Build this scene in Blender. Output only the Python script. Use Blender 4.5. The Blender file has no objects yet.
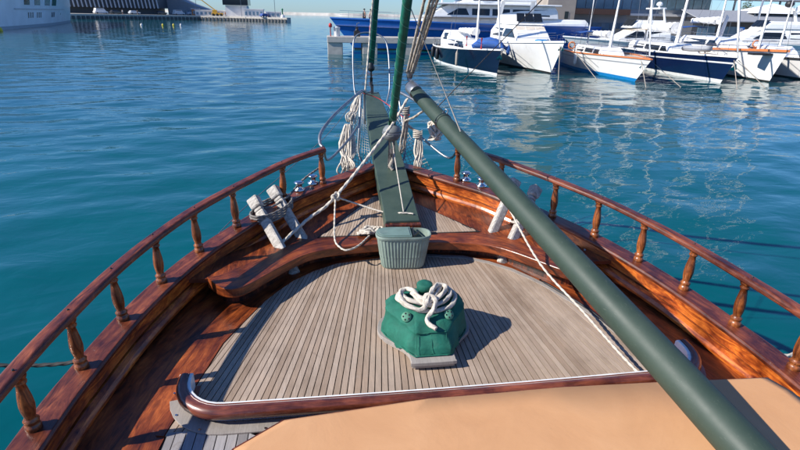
import bpy, math, random
from mathutils import Vector, Matrix
random.seed(7)
PI = math.pi
V = Vector
scene = bpy.context.scene

# ---------------------------------------------------------------- camera
cam_data = bpy.data.cameras.new('camera')
cam = bpy.data.objects.new('camera', cam_data)
scene.collection.objects.link(cam)
scene.camera = cam
PITCH, YAW, ROLL = .3933, .1426, .0219
cy, sy, cp, sp = math.cos(YAW), math.sin(YAW), math.cos(PITCH), math.sin(PITCH)
FW = V((sy*cp, cy*cp, -sp)); RT = V((cy, -sy, 0)); UP = RT.cross(FW)
R2 = RT*math.cos(ROLL)+UP*math.sin(ROLL); U2 = -RT*math.sin(ROLL)+UP*math.cos(ROLL)
M = Matrix((R2, U2, -FW)).transposed().to_4x4()
M.translation = V((-.6097, 0, 2.3))
cam.matrix_world = M
cam_data.lens = 22.707
cam_data.sensor_width = 36
cam_data.clip_start = .05
cam_data.clip_end = 30000

# ---------------------------------------------------------------- world and sun
world = bpy.data.worlds.new('World'); scene.world = world
world.use_nodes = True
nt = world.node_tree
bg = nt.nodes['Background']
skyn = nt.nodes.new('ShaderNodeTexSky')
skyn.sky_type = 'NISHITA'; skyn.sun_disc = False
SUN_EL, SUN_AZ = math.radians(35.2), math.atan2(-1.40, -.24)
skyn.sun_elevation = SUN_EL; skyn.sun_rotation = SUN_AZ
skyn.air_density = 1.0; skyn.dust_density = .2; skyn.ozone_density = 4.0
tint = nt.nodes.new('ShaderNodeMix'); tint.data_type = 'RGBA'; tint.blend_type = 'MULTIPLY'
tint.inputs[0].default_value = 1; tint.inputs[7].default_value = (.6, .85, 1.24, 1)
nt.links.new(skyn.outputs[0], tint.inputs[6]); nt.links.new(tint.outputs[2], bg.inputs[0])
bg.inputs[1].default_value = .095
sun_data = bpy.data.lights.new('sun', 'SUN')
sun_data.energy = 5.0; sun_data.angle = math.radians(.5); sun_data.color = (1, .95, .87)
sun = bpy.data.objects.new('sun', sun_data); scene.collection.objects.link(sun)
sd = V((math.sin(SUN_AZ)*math.cos(SUN_EL), math.cos(SUN_AZ)*math.cos(SUN_EL), math.sin(SUN_EL)))
sun.rotation_euler = sd.to_track_quat('Z', 'Y').to_euler()
scene.view_settings.view_transform = 'Standard'
scene.view_settings.look = 'None'
scene.view_settings.exposure = 0.45
scene.view_settings.gamma = 1

WZ = -1.25      # water level

# ---------------------------------------------------------------- materials
class NB:
    def __init__(s, name):
        s.m = bpy.data.materials.new(name); s.m.use_nodes = True
        s.t = s.m.node_tree; s.b = s.t.nodes['Principled BSDF']
    def n(s, t, **k):
        x = s.t.nodes.new(t)
        for a, v in k.items():
            if a in x.inputs: x.inputs[a].default_value = v
            else: setattr(x, a, v)
        return x
    def l(s, a, b): s.t.links.new(a, b)
    def coord(s, kind='Object', scale=(1, 1, 1), rot=(0, 0, 0)):
        if kind == 'World':
            g = s.n('ShaderNodeNewGeometry').outputs['Position']
        elif kind == 'UV': g = s.n('ShaderNodeUVMap', uv_map='UVMap').outputs[0]
        else: g = s.n('ShaderNodeTexCoord').outputs['Object']
        mp = s.n('ShaderNodeMapping'); mp.inputs['Scale'].default_value = scale; mp.inputs['Rotation'].default_value = rot
        s.l(g, mp.inputs[0]); return mp.outputs[0]
    def noise(s, co, scale, detail=3, rough=.55, dist=0):
        x = s.n('ShaderNodeTexNoise'); x.inputs['Scale'].default_value = scale
        x.inputs['Detail'].default_value = detail; x.inputs['Roughness'].default_value = rough
        x.inputs['Distortion'].default_value = dist
        s.l(co, x.inputs['Vector']); return x.outputs['Fac']
    def ramp(s, fac, stops):
        r = s.n('ShaderNodeValToRGB')
        e = r.color_ramp.elements
        while len(e) < len(stops): e.new(.5)
        for k, (p, c) in enumerate(stops):
            e[k].position = p; e[k].color = (*c, 1) if len(c) == 3 else c
        s.l(fac, r.inputs[0]); return r.outputs[0]
    def mix(s, fac, a, b, mode='MIX'):
        x = s.n('ShaderNodeMix', data_type='RGBA', blend_type=mode)
        for sock, v in ((x.inputs[0], fac), (x.inputs[6], a), (x.inputs[7], b)):
            if hasattr(v, 'links') or isinstance(v, bpy.types.NodeSocket): s.l(v, sock)
            elif isinstance(v, tuple): sock.default_value = (*v, 1)
            else: sock.default_value = v
        return x.outputs[2]
    def bump(s, h, strength=.3, dist=.01, prev=None):
        x = s.n('ShaderNodeBump'); x.inputs['Strength'].default_value = strength; x.inputs['Distance'].default_value = dist
        s.l(h, x.inputs['Height'])
        if prev: s.l(prev, x.inputs['Normal'])
        return x.outputs[0]
    def fin(s, col, rough=.5, normal=None, metal=0, coat=0, spec=None):
        if isinstance(col, tuple): s.b.inputs['Base Color'].default_value = (*col, 1)
        else: s.l(col, s.b.inputs['Base Color'])
        if isinstance(rough, (int, float)): s.b.inputs['Roughness'].default_value = rough
        else: s.l(rough, s.b.inputs['Roughness'])
        if normal: s.l(normal, s.b.inputs['Normal'])
        s.b.inputs['Metallic'].default_value = metal
        s.b.inputs['Coat Weight'].default_value = coat
        s.b.inputs['Coat Roughness'].default_value = .22
        if spec is not None: s.b.inputs['Specular IOR Level'].default_value = spec
        return s.m

def varnish(name, dark, mid, light, kind='UV', sc=(4.5, 13, 13), coat=.3, rough=.35, lo=.34, hi=.66, wear=.25):
    q = NB(name)
    co = q.coord(kind, sc)
    a = q.noise(co, 1.3, 5, .62, 1.5)
    c = q.ramp(a, [(lo, dark), ((lo+hi)/2, mid), (hi, light)])
    g = q.noise(q.coord(kind, (sc[0]*2, sc[1]*6, sc[2]*6)), 3, 3, .6, .2)
    c = q.mix(.45, c, q.ramp(g, [(.3, (.22, .18, .18)), (.68, (1.25, 1.25, 1.25))]), 'MULTIPLY')
    big = q.noise(q.coord('World', (1, 1, 1)), 3.2, 4, .65)
    c = q.mix(1, c, q.ramp(big, [(.34, (.42, .36, .36)), (.62, (1.2, 1.15, 1.05))]), 'MULTIPLY')
    # worn scratches of pale dust
    w = q.noise(q.coord('World', (1, 1, 1)), 21, 6, .72, 1.2)
    c = q.mix(q.ramp(w, [(.64, (0, 0, 0)), (.74, (wear,)*3)]), c, (.36, .25, .2))
    r = q.ramp(big, [(.3, (rough*.75,)*3), (.7, (rough*1.35,)*3)])
    return q.fin(c, r, q.bump(g, .25, .002), coat=coat)

def plain(name, col, rough=.5, metal=0, var=.12, scale=6, coat=0, bump=0, kind='Object', dirt=None):
    q = NB(name)
    n1 = q.noise(q.coord(kind), scale, 4, .6)
    d = tuple(max(0, c*(1-var)) for c in col); l = tuple(min(1, c*(1+var)) for c in col)
    c = q.ramp(n1, [(.3, d), (.7, l)])
    if dirt:
        n2 = q.noise(q.coord(kind), scale*.6, 5, .7, .6)
        c = q.mix(q.ramp(n2, [(.52, (0, 0, 0)), (.72, (.6, .6, .6))]), c, dirt)
    nrm = q.bump(q.noise(q.coord(kind), scale*6, 4, .6), bump, .01) if bump else None
    return q.fin(c, rough, nrm, metal, coat)

def teak_mat(name, a, b, rnd=.35, rot=0):
    q = NB(name)
    oi = q.n('ShaderNodeObjectInfo')
    base = q.ramp(oi.outputs['Random'], [(0, a), (.45, tuple((x+y)/2 for x, y in zip(a, b))), (1, b)])
    co = q.coord('World', (40, 2.2, 10), (0, 0, rot))
    g = q.noise(co, 3, 5, .68, .3)
    c = q.mix(.42, base, q.ramp(g, [(.28, (.5, .47, .45)), (.72, (1.22, 1.2, 1.2))]), 'MULTIPLY')
    st = q.noise(q.coord('World', (1, .8, 1)), 3.1, 5, .65)
    c = q.mix(1, c, q.ramp(st, [(.3, (.74, .72, .7)), (.5, (1, 1, 1)), (.72, (1.16, 1.13, 1.1))]), 'MULTIPLY')
    sp_ = q.noise(q.coord('World', (1, 1, 1)), 11, 6, .75, .5)
    c = q.mix(q.ramp(sp_, [(.62, (0, 0, 0)), (.74, (.5, .5, .5))]), c, (.13, .09, .065))
    ws = q.noise(q.coord('World', (2.5, 1, 1)), 4.5, 5, .7, 1.)
    c = q.mix(q.ramp(ws, [(.6, (0, 0, 0)), (.75, (.35, .35, .35))]), c, (.52, .46, .4))
    return q.fin(c, .72, q.bump(g, .5, .0025))

MT = {}
MT['wood_dark'] = varnish('varnished wood red brown', (.02, .005, .003), (.13, .03, .01), (.34, .085, .025), lo=.38, hi=.64)
MT['wood_orange'] = varnish('varnished wood orange brown', (.12, .018, .005), (.42, .088, .013), (.78, .23, .032), sc=(3.2, 15, 15), lo=.3, hi=.64)
MT['wood_mid'] = varnish('varnished wood chestnut', (.05, .01, .004), (.24, .052, .012), (.44, .115, .024), sc=(2.6, 15, 15), lo=.32, hi=.7, coat=.15, rough=.4)
MT['wood_cap'] = varnish('worn varnish plum brown', (.05, .012, .006), (.165, .038, .016), (.31, .09, .034), sc=(2.5, 12, 12), lo=.3, hi=.7, coat=.12, rough=.4, wear=.5)
MT['wood_turned'] = varnish('turned wood', (.07, .018, .006), (.27, .08, .02), (.5, .17, .04), kind='Object', sc=(14, 14, 3))
MT['wood_smooth'] = varnish('smooth plum varnish', (.075, .02, .012), (.19, .052, .028), (.31, .09, .045), sc=(2, 8, 8), lo=.3, hi=.7, coat=.5, rough=.28, wear=.3)
MT['post'] = None
q = NB('weathered white post')
g = q.noise(q.coord('World', (9, 26, 5)), 3, 5, .6, .3)
c = q.ramp(g, [(.28, (.2, .175, .15)), (.45, (.38, .345, .3)), (.7, (.58, .54, .48))])
MT['post'] = q.fin(c, .7, q.bump(g, .15, .002))
MT['teak'] = teak_mat('weathered teak', (.325, .235, .165), (.45, .35, .265))
MT['teak_grey'] = teak_mat('silvered teak', (.21, .195, .19), (.38, .36, .35))
MT['teak_trim'] = teak_mat('pale teak margin', (.3, .27, .24), (.42, .38, .34))
MT['caulk'] = plain('black caulking', (.016, .014, .013), .8)
MT['white_paint'] = plain('white paint', (.78, .78, .76), .4, dirt=(.5, .47, .42), scale=9)
q = NB('dark green gloss paint')
n1 = q.noise(q.coord('World', (1, 1, 1)), 5, 4, .6)
c = q.ramp(n1, [(.3, (.03, .05, .037)), (.7, (.042, .065, .048))])
n2 = q.noise(q.coord('World', (9, 1.5, 9)), 12, 6, .75, .8)
c = q.mix(q.ramp(n2, [(.6, (0, 0, 0)), (.72, (.55, .55, .55))]), c, (.13, .15, .12))
MT['green_paint'] = q.fin(c, q.ramp(n1, [(.3, (.48, .48, .48)), (.7, (.62, .62, .62))]), q.bump(n2, .12, .002, q.bump(n1, .1, .006)), spec=.4)
q = NB('dark green matt paint')
n1 = q.noise(q.coord('World', (1, 1, 1)), 4, 5, .65)
c = q.ramp(n1, [(.3, (.035, .06, .045)), (.7, (.065, .095, .072))])
n2 = q.noise(q.coord('World', (4, 1.2, 4)), 9, 6, .75, .8)
c = q.mix(q.ramp(n2, [(.62, (0, 0, 0)), (.74, (.5, .5, .5))]), c, (.3, .3, .26))
MT['green_matt'] = q.fin(c, .5)
q = NB('green canvas')
n1 = q.noise(q.coord('Object'), 9, 5, .6, .5)
c = q.ramp(n1, [(.3, (.003, .085, .055)), (.7, (.01, .155, .1))])
n2 = q.noise(q.coord('Object', (1, 1, .6)), 5, 6, .7, .5)
c = q.mix(q.ramp(n2, [(.56, (0, 0, 0)), (.75, (.3, .3, .3))]), c, (.12, .22, .15))
wv = q.n('ShaderNodeTexWave', wave_type='BANDS'); wv.inputs['Scale'].default_value = 140
q.l(q.coord('Object'), wv.inputs[0])
MT['canvas'] = q.fin(c, .8, q.bump(n1, .35, .02, q.bump(wv.outputs['Fac'], .12, .001)))
q = NB('green tape')
n1 = q.noise(q.coord('World'), 14, 4, .6)
c = q.ramp(n1, [(.3, (.004, .07, .045)), (.7, (.012, .15, .1))])
MT['sleeve'] = q.fin(c, .55, q.bump(n1, .3, .01))
MT['sleeve_seam'] = plain('pale seam tape', (.1, .27, .17), .6)
q = NB('basket plastic')
n1 = q.noise(q.coord('Object'), 8, 5, .65)
c = q.ramp(n1, [(.3, (.17, .23, .19)), (.7, (.26, .33, .28))])
n2 = q.noise(q.coord('Object', (1, 1, .5)), 7, 6, .72, .6)
c = q.mix(q.ramp(n2, [(.5, (0, 0, 0)), (.72, (.65, .65, .65))]), c, (.12, .12, .095))
MT['basket'] = q.fin(c, .6)
MT['basket_lid'] = plain('grey green lid', (.15, .23, .2), .5, var=.2, dirt=(.25, .3, .27))
q = NB('rope fibre')
n1 = q.noise(q.coord('Object'), 60, 4, .7)
c = q.ramp(n1, [(.3, (.4, .35, .28)), (.7, (.7, .63, .53))])
MT['rope'] = q.fin(c, .9, q.bump(n1, .6, .004))
q = NB('old rope fibre')
n1 = q.noise(q.coord('Object'), 45, 4, .7)
c = q.ramp(n1, [(.3, (.22, .18, .14)), (.7, (.52, .45, .37))])
MT['rope_old'] = q.fin(c, .9, q.bump(n1, .6, .004))
MT['rope_grey'] = plain('grey rope', (.2, .185, .17), .9, var=.5, scale=40, bump=.5)
MT['rope_dark'] = plain('dark wet rope', (.03, .03, .028), .8)
MT['steel'] = plain('stainless steel', (.62, .63, .64), .18, 1, var=.08)
MT['galv'] = plain('galvanised metal', (.3, .31, .32), .42, .8, var=.25, scale=20)
MT['block_grey'] = plain('grey block', (.16, .17, .17), .5, var=.3)
MT['black'] = plain('black fitting', (.015, .016, .018), .45)
MT['dark_metal'] = plain('oxidised metal', (.06, .06, .06), .5, .6, var=.3)
q = NB('peach canvas')
n1 = q.noise(q.coord('World', (1, 1, 1)), 2.1, 5, .6, .4)
c = q.ramp(n1, [(.3, (.57, .29, .13)), (.55, (.62, .325, .15)), (.75, (.67, .365, .175))])
n2 = q.noise(q.coord('World', (1, 1, 1)), 7, 6, .72, .6)
c = q.mix(q.ramp(n2, [(.58, (0, 0, 0)), (.78, (.12, .12, .12))]), c, (.45, .25, .13))
n4 = q.noise(q.coord('World', (1, 1, 1)), 45, 3, .7, 0)
c = q.mix(q.ramp(n4, [(.68, (0, 0, 0)), (.76, (.2, .2, .2))]), c, (.32, .19, .11))
n3 = q.noise(q.coord('World', (1, 1, 1)), 500, 2, .6)
MT['peach'] = q.fin(c, .62, q.bump(n3, .25, .0012, q.bump(n1, .3, .02)))
MT['red'] = plain('red plastic', (.45, .02, .02), .5)

# far things
for nm, col, r, kw in [
    ('gelcoat', (.86, .86, .84), .22, dict(coat=.3, scale=1.5, var=.04, dirt=(.6, .58, .52))),
    ('gelcoat_blue', (.015, .11, .42), .2, dict(coat=.4, scale=.8)),
    ('navy', (.003, .007, .024), .16, dict(coat=.5, scale=.8)),
    ('navy2', (.005, .014, .055), .16, dict(coat=.5, scale=.8)),
    ('boot_blue', (.01, .2, .5), .4, {}),
    ('boot_black', (.02, .02, .022), .5, {}),
    ('boot_white', (.7, .7, .68), .4, {}),
    ('glass', (.012, .016, .022), .08, {}),
    ('cover_cream', (.66, .58, .47), .8, dict(bump=.3)),
    ('cover_blue', (.02, .09, .32), .8, dict(bump=.3)),
    ('cover_white', (.78, .77, .74), .7, dict(bump=.3)),
    ('deck_pale', (.5, .42, .33), .7, {}),
    ('orange_wood', (.55, .17, .05), .4, {}),
    ('concrete', (.5, .46, .4), .85, dict(scale=2, dirt=(.25, .23, .2), bump=.4)),
    ('concrete_dark', (.1, .1, .1), .9, dict(scale=2)),
    ('mast', (.78, .78, .77), .35, {}),
    ('antifoul', (.02, .05, .1), .7, {}),
    ('stone', (.36, .31, .26), .9, dict(scale=.6, dirt=(.22, .2, .17), bump=.3)),
    ('bldg_grey', (.3, .31, .33), .8, dict(scale=.3)),
    ('bldg_rib', (.4, .42, .45), .6, dict(scale=.3)),
    ('bldg_dark', (.07, .075, .085), .5, {}),
    ('bldg_white', (.72, .7, .68), .7, dict(scale=.3)),
    ('facade_glass', (.12, .2, .28), .12, dict(scale=.5, var=.3)),
    ('facade_brown', (.2, .09, .05), .6, {}),
    ('tent_white', (.8, .8, .8), .7, {}),
    ('tent_grey', (.3, .31, .33), .7, {}),
    ('crane_yellow', (.75, .38, .03), .5, {}),
    ('buoy_yellow', (.75, .6, .05), .5, {}),
    ('orange', (.65, .22, .08), .6, {}),
    ('green', (.02, .2, .1), .5, {}),
    ('sign_blue', (.02, .16, .5), .5, {}),
    ('rubber', (.02, .02, .02), .8, {}),
    ('ship_hull', (.8, .84, .86), .3, dict(scale=.2)),
    ('ship_grey', (.3, .36, .42), .4, {}),
    ('rock', (.5, .47, .42), .9, dict(scale=.05, var=.3)),
    ('cloth_blue', (.05, .1, .3), .8, {}),
    ('skin', (.45, .26, .18), .6, {}),
    ('car_paint', (.5, .52, .55), .25, dict(coat=.4)),
    ('car_dark', (.03, .035, .045), .25, dict(coat=.4)),
    ('bark', (.1, .075, .05), .9, dict(bump=.5)),
]:
    MT[nm] = plain(nm.replace('_', ' '), col, r, **kw)
MT['leaf'] = plain('leaves', (.06, .085, .03), .7, var=.5, scale=1.5)

# ---------------------------------------------------------------- mesh builder
def frame(t, up=V((0, 0, 1))):
    t = t.normalized()
    if abs(t.dot(up)) > .98: up = V((0, 1, 0))
    a = t.cross(up).normalized(); b = a.cross(t).normalized()
    return a, b

class MB:
    def __init__(s): s.v = []; s.f = []; s.uv = []; s.mi = []; s.sm = []
    def add(s, vs, fs, uvs=None, mi=0, sm=False):
        o = len(s.v); s.v += [tuple(x) for x in vs]
        for k, f in enumerate(fs):
            s.f.append([i+o for i in f]); s.mi.append(mi); s.sm.append(sm)
            s.uv.append(uvs[k] if uvs else [(vs[i][1], vs[i][0]) for i in f])
    def box(s, c, d, mat=None, mi=0, taper=1.0):
        x, y, z = d[0]/2, d[1]/2, d[2]/2
        vs = [V((sx*x*(taper if sz > 0 else 1), sy_*y*(taper if sz > 0 else 1), sz*z)) for sz in (-1, 1) for sy_ in (-1, 1) for sx in (-1, 1)]
        vs = [(mat @ v if mat else v)+V(c) for v in vs]
        fs = [(0, 2, 3, 1), (4, 5, 7, 6), (0, 1, 5, 4), (2, 6, 7, 3), (0, 4, 6, 2), (1, 3, 7, 5)]
        s.add(vs, fs, mi=mi)
    def prism(s, poly, z0, z1, mi=0, zf=None):
        n = len(poly)
        a = sum(poly[i][0]*poly[(i+1) % n][1]-poly[(i+1) % n][0]*poly[i][1] for i in range(n))
        if a < 0: poly = poly[::-1]
        zf = zf or (lambda x, y: 0)
        vs = [(p[0], p[1], z0+zf(*p[:2])) for p in poly]+[(p[0], p[1], z1+zf(*p[:2])) for p in poly]
        fs = [tuple(range(n-1, -1, -1)), tuple(range(n, 2*n))]+[(i, (i+1) % n, n+(i+1) % n, n+i) for i in range(n)]
        s.add(vs, fs, mi=mi)
    def beam(s, p0, p1, w, h, mi=0, up=V((0, 0, 1)), w1=None, h1=None):
        p0, p1 = V(p0), V(p1); a, b = frame(p1-p0, up)
        w1 = w1 or w; h1 = h1 or h
        vs = []
        for p, ww, hh in ((p0, w, h), (p1, w1, h1)):
            for sa, sb in ((-1, -1), (1, -1), (1, 1), (-1, 1)): vs.append(p+a*sa*ww/2+b*sb*hh/2)
        fs = [(0, 1, 2, 3)[::-1], (4, 5, 6, 7), (0, 1, 5, 4), (1, 2, 6, 5), (2, 3, 7, 6), (3, 0, 4, 7)]
        s.add(vs, [tuple(reversed(f)) for f in fs], mi=mi)
    def tube(s, pts, r, n=8, mi=0, closed=False, cap=True, lobes=0, pitch=.12, amp=.2, rs=None):
        pts = [V(p) for p in pts]; N = len(pts)
        up = V((0, 0, 1)); rings = []; L = 0; prev = None
        for i, p in enumerate(pts):
            t = (pts[(i+1) % N]-pts[i-1]) if closed else (pts[min(i+1, N-1)]-pts[max(i-1, 0)])
            if t.length < 1e-9: t = V((0, 0, 1))
            t.normalize()
            if prev is None: a, b = frame(t)
            else:
                a = prev-t*prev.dot(t)
                if a.length < 1e-6: a, b = frame(t)
                a.normalize(); b = t.cross(a)
            prev = a
            if i: L += (p-pts[i-1]).length
            ring = []
            rr0 = rs[i] if rs else r
            for k in range(n):
                th = 2*PI*k/n
                rr = rr0*(1+(amp*math.cos(lobes*(th)+L/pitch*2*PI) if lobes else 0))
                ring.append(p+a*math.cos(th)*rr+b*math.sin(th)*rr)
            rings.append((ring, L))
        vs = [v for rg, _ in rings for v in rg]; fs = []; uvs = []
        M_ = N if closed else N-1
        for i in range(M_):
            j = (i+1) % N
            for k in range(n):
                k2 = (k+1) % n
                fs.append((i*n+k, i*n+k2, j*n+k2, j*n+k))
                u0, u1 = rings[i][1], rings[i][1]+(rings[j][1]-rings[i][1] if j > i else .1)
                uvs.append([(u0, k/n*r*6), (u0, (k+1)/n*r*6), (u1, (k+1)/n*r*6), (u1, k/n*r*6)])
        s.add(vs, fs, uvs, mi, True)
        if cap and not closed:
            s.add(rings[0][0], [tuple(range(n-1, -1, -1))], mi=mi)
            s.add(rings[-1][0], [tuple(range(n))], mi=mi)
    def lathe(s, prof, n=16, org=(0, 0, 0), mi=0, axis=None):
        # prof: (r, z)
        org = V(org); rot = axis.to_track_quat('Z', 'Y').to_matrix() if axis else None
        vs = []
        for r, z in prof:
            for k in range(n):
                v = V((r*math.cos(2*PI*k/n), r*math.sin(2*PI*k/n), z))
                vs.append((rot @ v if rot else v)+org)
        fs = []
        for i in range(len(prof)-1):
            for k in range(n):
                k2 = (k+1) % n; fs.append((i*n+k, i*n+k2, (i+1)*n+k2, (i+1)*n+k))
        s.add(vs, fs, None, mi, True)
        s.add(vs[:n], [tuple(range(n-1, -1, -1))], mi=mi); s.add(vs[-n:], [tuple(range(n))], mi=mi)
    def sweep(s, stations, prof, closed=True, mi=0, sm=False, caps=True):
        """stations: list of (origin, normal(side) vec, up vec); prof: (side, up)"""
        n = len(prof(0)) if callable(prof) else len(prof); L = 0; vs = []; Ls = []
        for i, (o, a, b) in enumerate(stations):
            if i: L += (o-stations[i-1][0]).length
            Ls.append(L)
            pr = prof(i) if callable(prof) else prof
            vs += [o+a*p[0]+b*p[1] for p in pr]
        if callable(prof): pr = prof(0)
        else: pr = prof
        vv = [0]
        for k in range(n): vv.append(vv[-1]+math.dist(pr[k], pr[(k+1) % n]))
        fs = []; uvs = []
        for i in range(len(stations)-1):
            for k in range(n if closed else n-1):
                k2 = (k+1) % n
                fs.append((i*n+k, i*n+k2, (i+1)*n+k2, (i+1)*n+k))
                uvs.append([(Ls[i], vv[k]), (Ls[i], vv[k+1]), (Ls[i+1], vv[k+1]), (Ls[i+1], vv[k])])
        s.add(vs, fs, uvs, mi, sm)
        if closed and caps:
            s.add(vs[:n], [tuple(range(n-1, -1, -1))], mi=mi); s.add(vs[-n:], [tuple(range(n))], mi=mi)
    def mesh(s, name, mats):
        me = bpy.data.meshes.new(name)
        me.from_pydata([tuple(v) for v in s.v], [], s.f); me.update()
        ul = me.uv_layers.new(name='UVMap')
        k = 0
        flat = []
        for f in s.uv:
            for uv in f: flat += [uv[0], uv[1]]
        ul.data.foreach_set('uv', flat)
        me.polygons.foreach_set('material_index', s.mi)
        me.polygons.foreach_set('use_smooth', s.sm)
        for m in (mats if isinstance(mats, (list, tuple)) else [mats]): me.materials.append(MT[m] if isinstance(m, str) else m)
        me.validate()
        return me
    def build(s, name, mats, parent=None, loc=(0, 0, 0), rz=0, bevel=0, fix=True, **props):
        me = s.mesh(name, mats)
        if fix:
            import bmesh
            bm = bmesh.new(); bm.from_mesh(me); bmesh.ops.recalc_face_normals(bm, faces=bm.faces); bm.to_mesh(me); bm.free()
        o = bpy.data.objects.new(name, me); scene.collection.objects.link(o)
        o.location = loc; o.rotation_euler.z = rz
        if parent: o.parent = parent
        if bevel:
            b = o.modifiers.new('bevel', 'BEVEL'); b.width = bevel; b.segments = 2; b.limit_method = 'ANGLE'; b.angle_limit = math.radians(40)
        for k, v in props.items(): o[k] = v
        return o

def thing(name, label, cat, loc=(0, 0, 0), rz=0, group=None):
    o = bpy.data.objects.new(name, None); scene.collection.objects.link(o)
    o.location = loc; o.rotation_euler.z = rz; o.empty_display_size = .2
    o['label'] = label; o['category'] = cat
    if group: o['group'] = group
    return o
def tag(o, label, cat, group=None):
    o['label'] = label; o['category'] = cat
    if group: o['group'] = group
    return o
def copy_tree(o, parent=None):
    c = o.copy(); scene.collection.objects.link(c); c.parent = parent
    for ch in list(o.children): copy_tree(ch, c)
    return c

def catmull(pts, n=8, closed=False):
    pts = [V(p) for p in pts]; out = []; N = len(pts)
    rng = range(N) if closed else range(N-1)
    for i in rng:
        p1, p2 = pts[i], pts[(i+1) % N]
        p0 = pts[i-1] if (i or closed) else p1*2-p2
        p3 = pts[(i+2) % N] if (closed or i+2 < N) else p2*2-p1
        for k in range(n):
            t = k/n
            out.append(.5*((2*p1)+(p2-p0)*t+(2*p0-5*p1+4*p2-p3)*t*t+(3*p1-p0-3*p2+p3)*t**3))
    if not closed: out.append(pts[-1].copy())
    return out
def resample(pts, step):
    out = [pts[0]]; acc = 0
    for a, b in zip(pts, pts[1:]):
        d = (b-a).length; t = 0
        while acc+(d-t) >= step:
            t += step-acc; out.append(a.lerp(b, t/d)); acc = 0
        acc += d-t
    out.append(pts[-1]); return out

def rope_thing(name, label, pts, r, mat='rope', cat='rope', smooth=6, group=None, twist=True, loc=None, closed=False):
    P = catmull(pts, smooth, closed) if smooth > 1 else [V(p) for p in pts]
    if twist: P = resample(P, r*.9)
    o0 = P[0].copy()
    mb = MB(); mb.tube([p-o0 for p in P], r, 12 if twist else 6, lobes=3 if twist else 0, pitch=r*7, amp=.24)
    o = mb.build(name, mat, None, o0)
    return tag(o, label, cat, group)

# ================================================================ SETTING: water
def water_material():
    q = NB('harbour water')
    b = q.b
    co = q.coord('World', (1, 1, 1))
    col = q.ramp(q.noise(q.coord('World', (.02, .05, 1)), 1.0, 3, .5), [(.3, (.0, .06, .074)), (.7, (.0, .086, .098))])
    q.l(col, b.inputs['Base Color'])
    b.inputs['Roughness'].default_value = .05
    b.inputs['IOR'].default_value = 1.333
    h1 = q.noise(q.coord('World', (.45, 1.0, 1), (0, 0, .12)), .75, 2, .45, .5)
    h2 = q.noise(q.coord('World', (.6, 1.0, 1), (0, 0, -.25)), 2.6, 2, .5, .6)
    h3 = q.noise(q.coord('World', (.8, 1.0, 1), (0, 0, .4)), 8.0, 2, .5, .2)
    n = q.bump(h1, 1.0, .045)
    n = q.bump(h2, 1.0, .014, n)
    n = q.bump(h3, 1.0, .0022, n)
    q.l(n, b.inputs['Normal'])
    return q.m
MT['water'] = water_material()
import numpy as np
rs_ = np.random.RandomState(4)
rad = np.concatenate([[.3], np.exp(np.linspace(math.log(1.5), math.log(420), 900)), [600, 900, 1500, 3000, 6000, 14000]])
ang = np.concatenate([np.linspace(math.radians(-42), math.radians(58), 620), np.linspace(math.radians(61), math.radians(315), 60)])
RR, AA = np.meshgrid(rad, ang, indexing='ij')
XX = RR*np.sin(AA); YY = RR*np.cos(AA)
ZZ = np.zeros_like(XX)
dr = np.gradient(rad)[:, None]; spacing = np.maximum(dr, RR*.0029)
for k in range(64):
    lam = math.exp(rs_.uniform(math.log(.5), math.log(4.6)))
    th = rs_.normal(math.radians(100), math.radians(34))
    ph = rs_.uniform(0, 2*PI); kk = 2*PI/lam
    cut = np.clip(lam/(2.2*spacing)-1, 0, 1)
    slope = .0085 if lam < 1.0 else .0125
    w0 = rs_.uniform(0, 6.28, 4)
    env = .75+.45*np.sin(XX*.045*(1+k % 3)+w0[0])*np.sin(YY*.06+w0[1])+.3*np.sin(XX*.21+YY*.09*(1+k % 2)+w0[2])
    warp = .35*lam*np.sin((XX*math.sin(th)*.31+YY*math.cos(th)*.31)/lam*2+w0[3])
    ZZ += .82*cut*slope/kk*env*np.sin(kk*(XX*math.cos(th)+YY*math.sin(th)+warp*.4)+ph)
vv = np.stack([XX, YY, ZZ], -1).reshape(-1, 3)
nr, na = XX.shape
ii, jj = np.meshgrid(np.arange(nr-1), np.arange(na), indexing='ij')
j2 = (jj+1) % na
ff = np.stack([ii*na+jj, (ii+1)*na+jj, (ii+1)*na+j2, ii*na+j2], -1).reshape(-1, 4)
wm = bpy.data.meshes.new('water')
wm.vertices.add(len(vv)); wm.vertices.foreach_set('co', vv.astype(np.float32).ravel())
wm.loops.add(ff.size); wm.loops.foreach_set('vertex_index', ff.astype(np.int32).ravel())
wm.polygons.add(len(ff)); wm.polygons.foreach_set('loop_start', np.arange(0, ff.size, 4, dtype=np.int32))
wm.polygons.foreach_set('use_smooth', np.ones(len(ff), dtype=bool))
wm.update(calc_edges=True); wm.materials.append(MT['water'])
o = bpy.data.objects.new('water', wm); scene.collection.objects.link(o); o.location = (0, 0, WZ); o['kind'] = 'structure'

# ================================================================ OUR BOAT
boat = thing('wooden_sailing_boat', 'varnished wooden sailing boat whose teak foredeck and turned railings fill the foreground', 'sailing boat')

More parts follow.
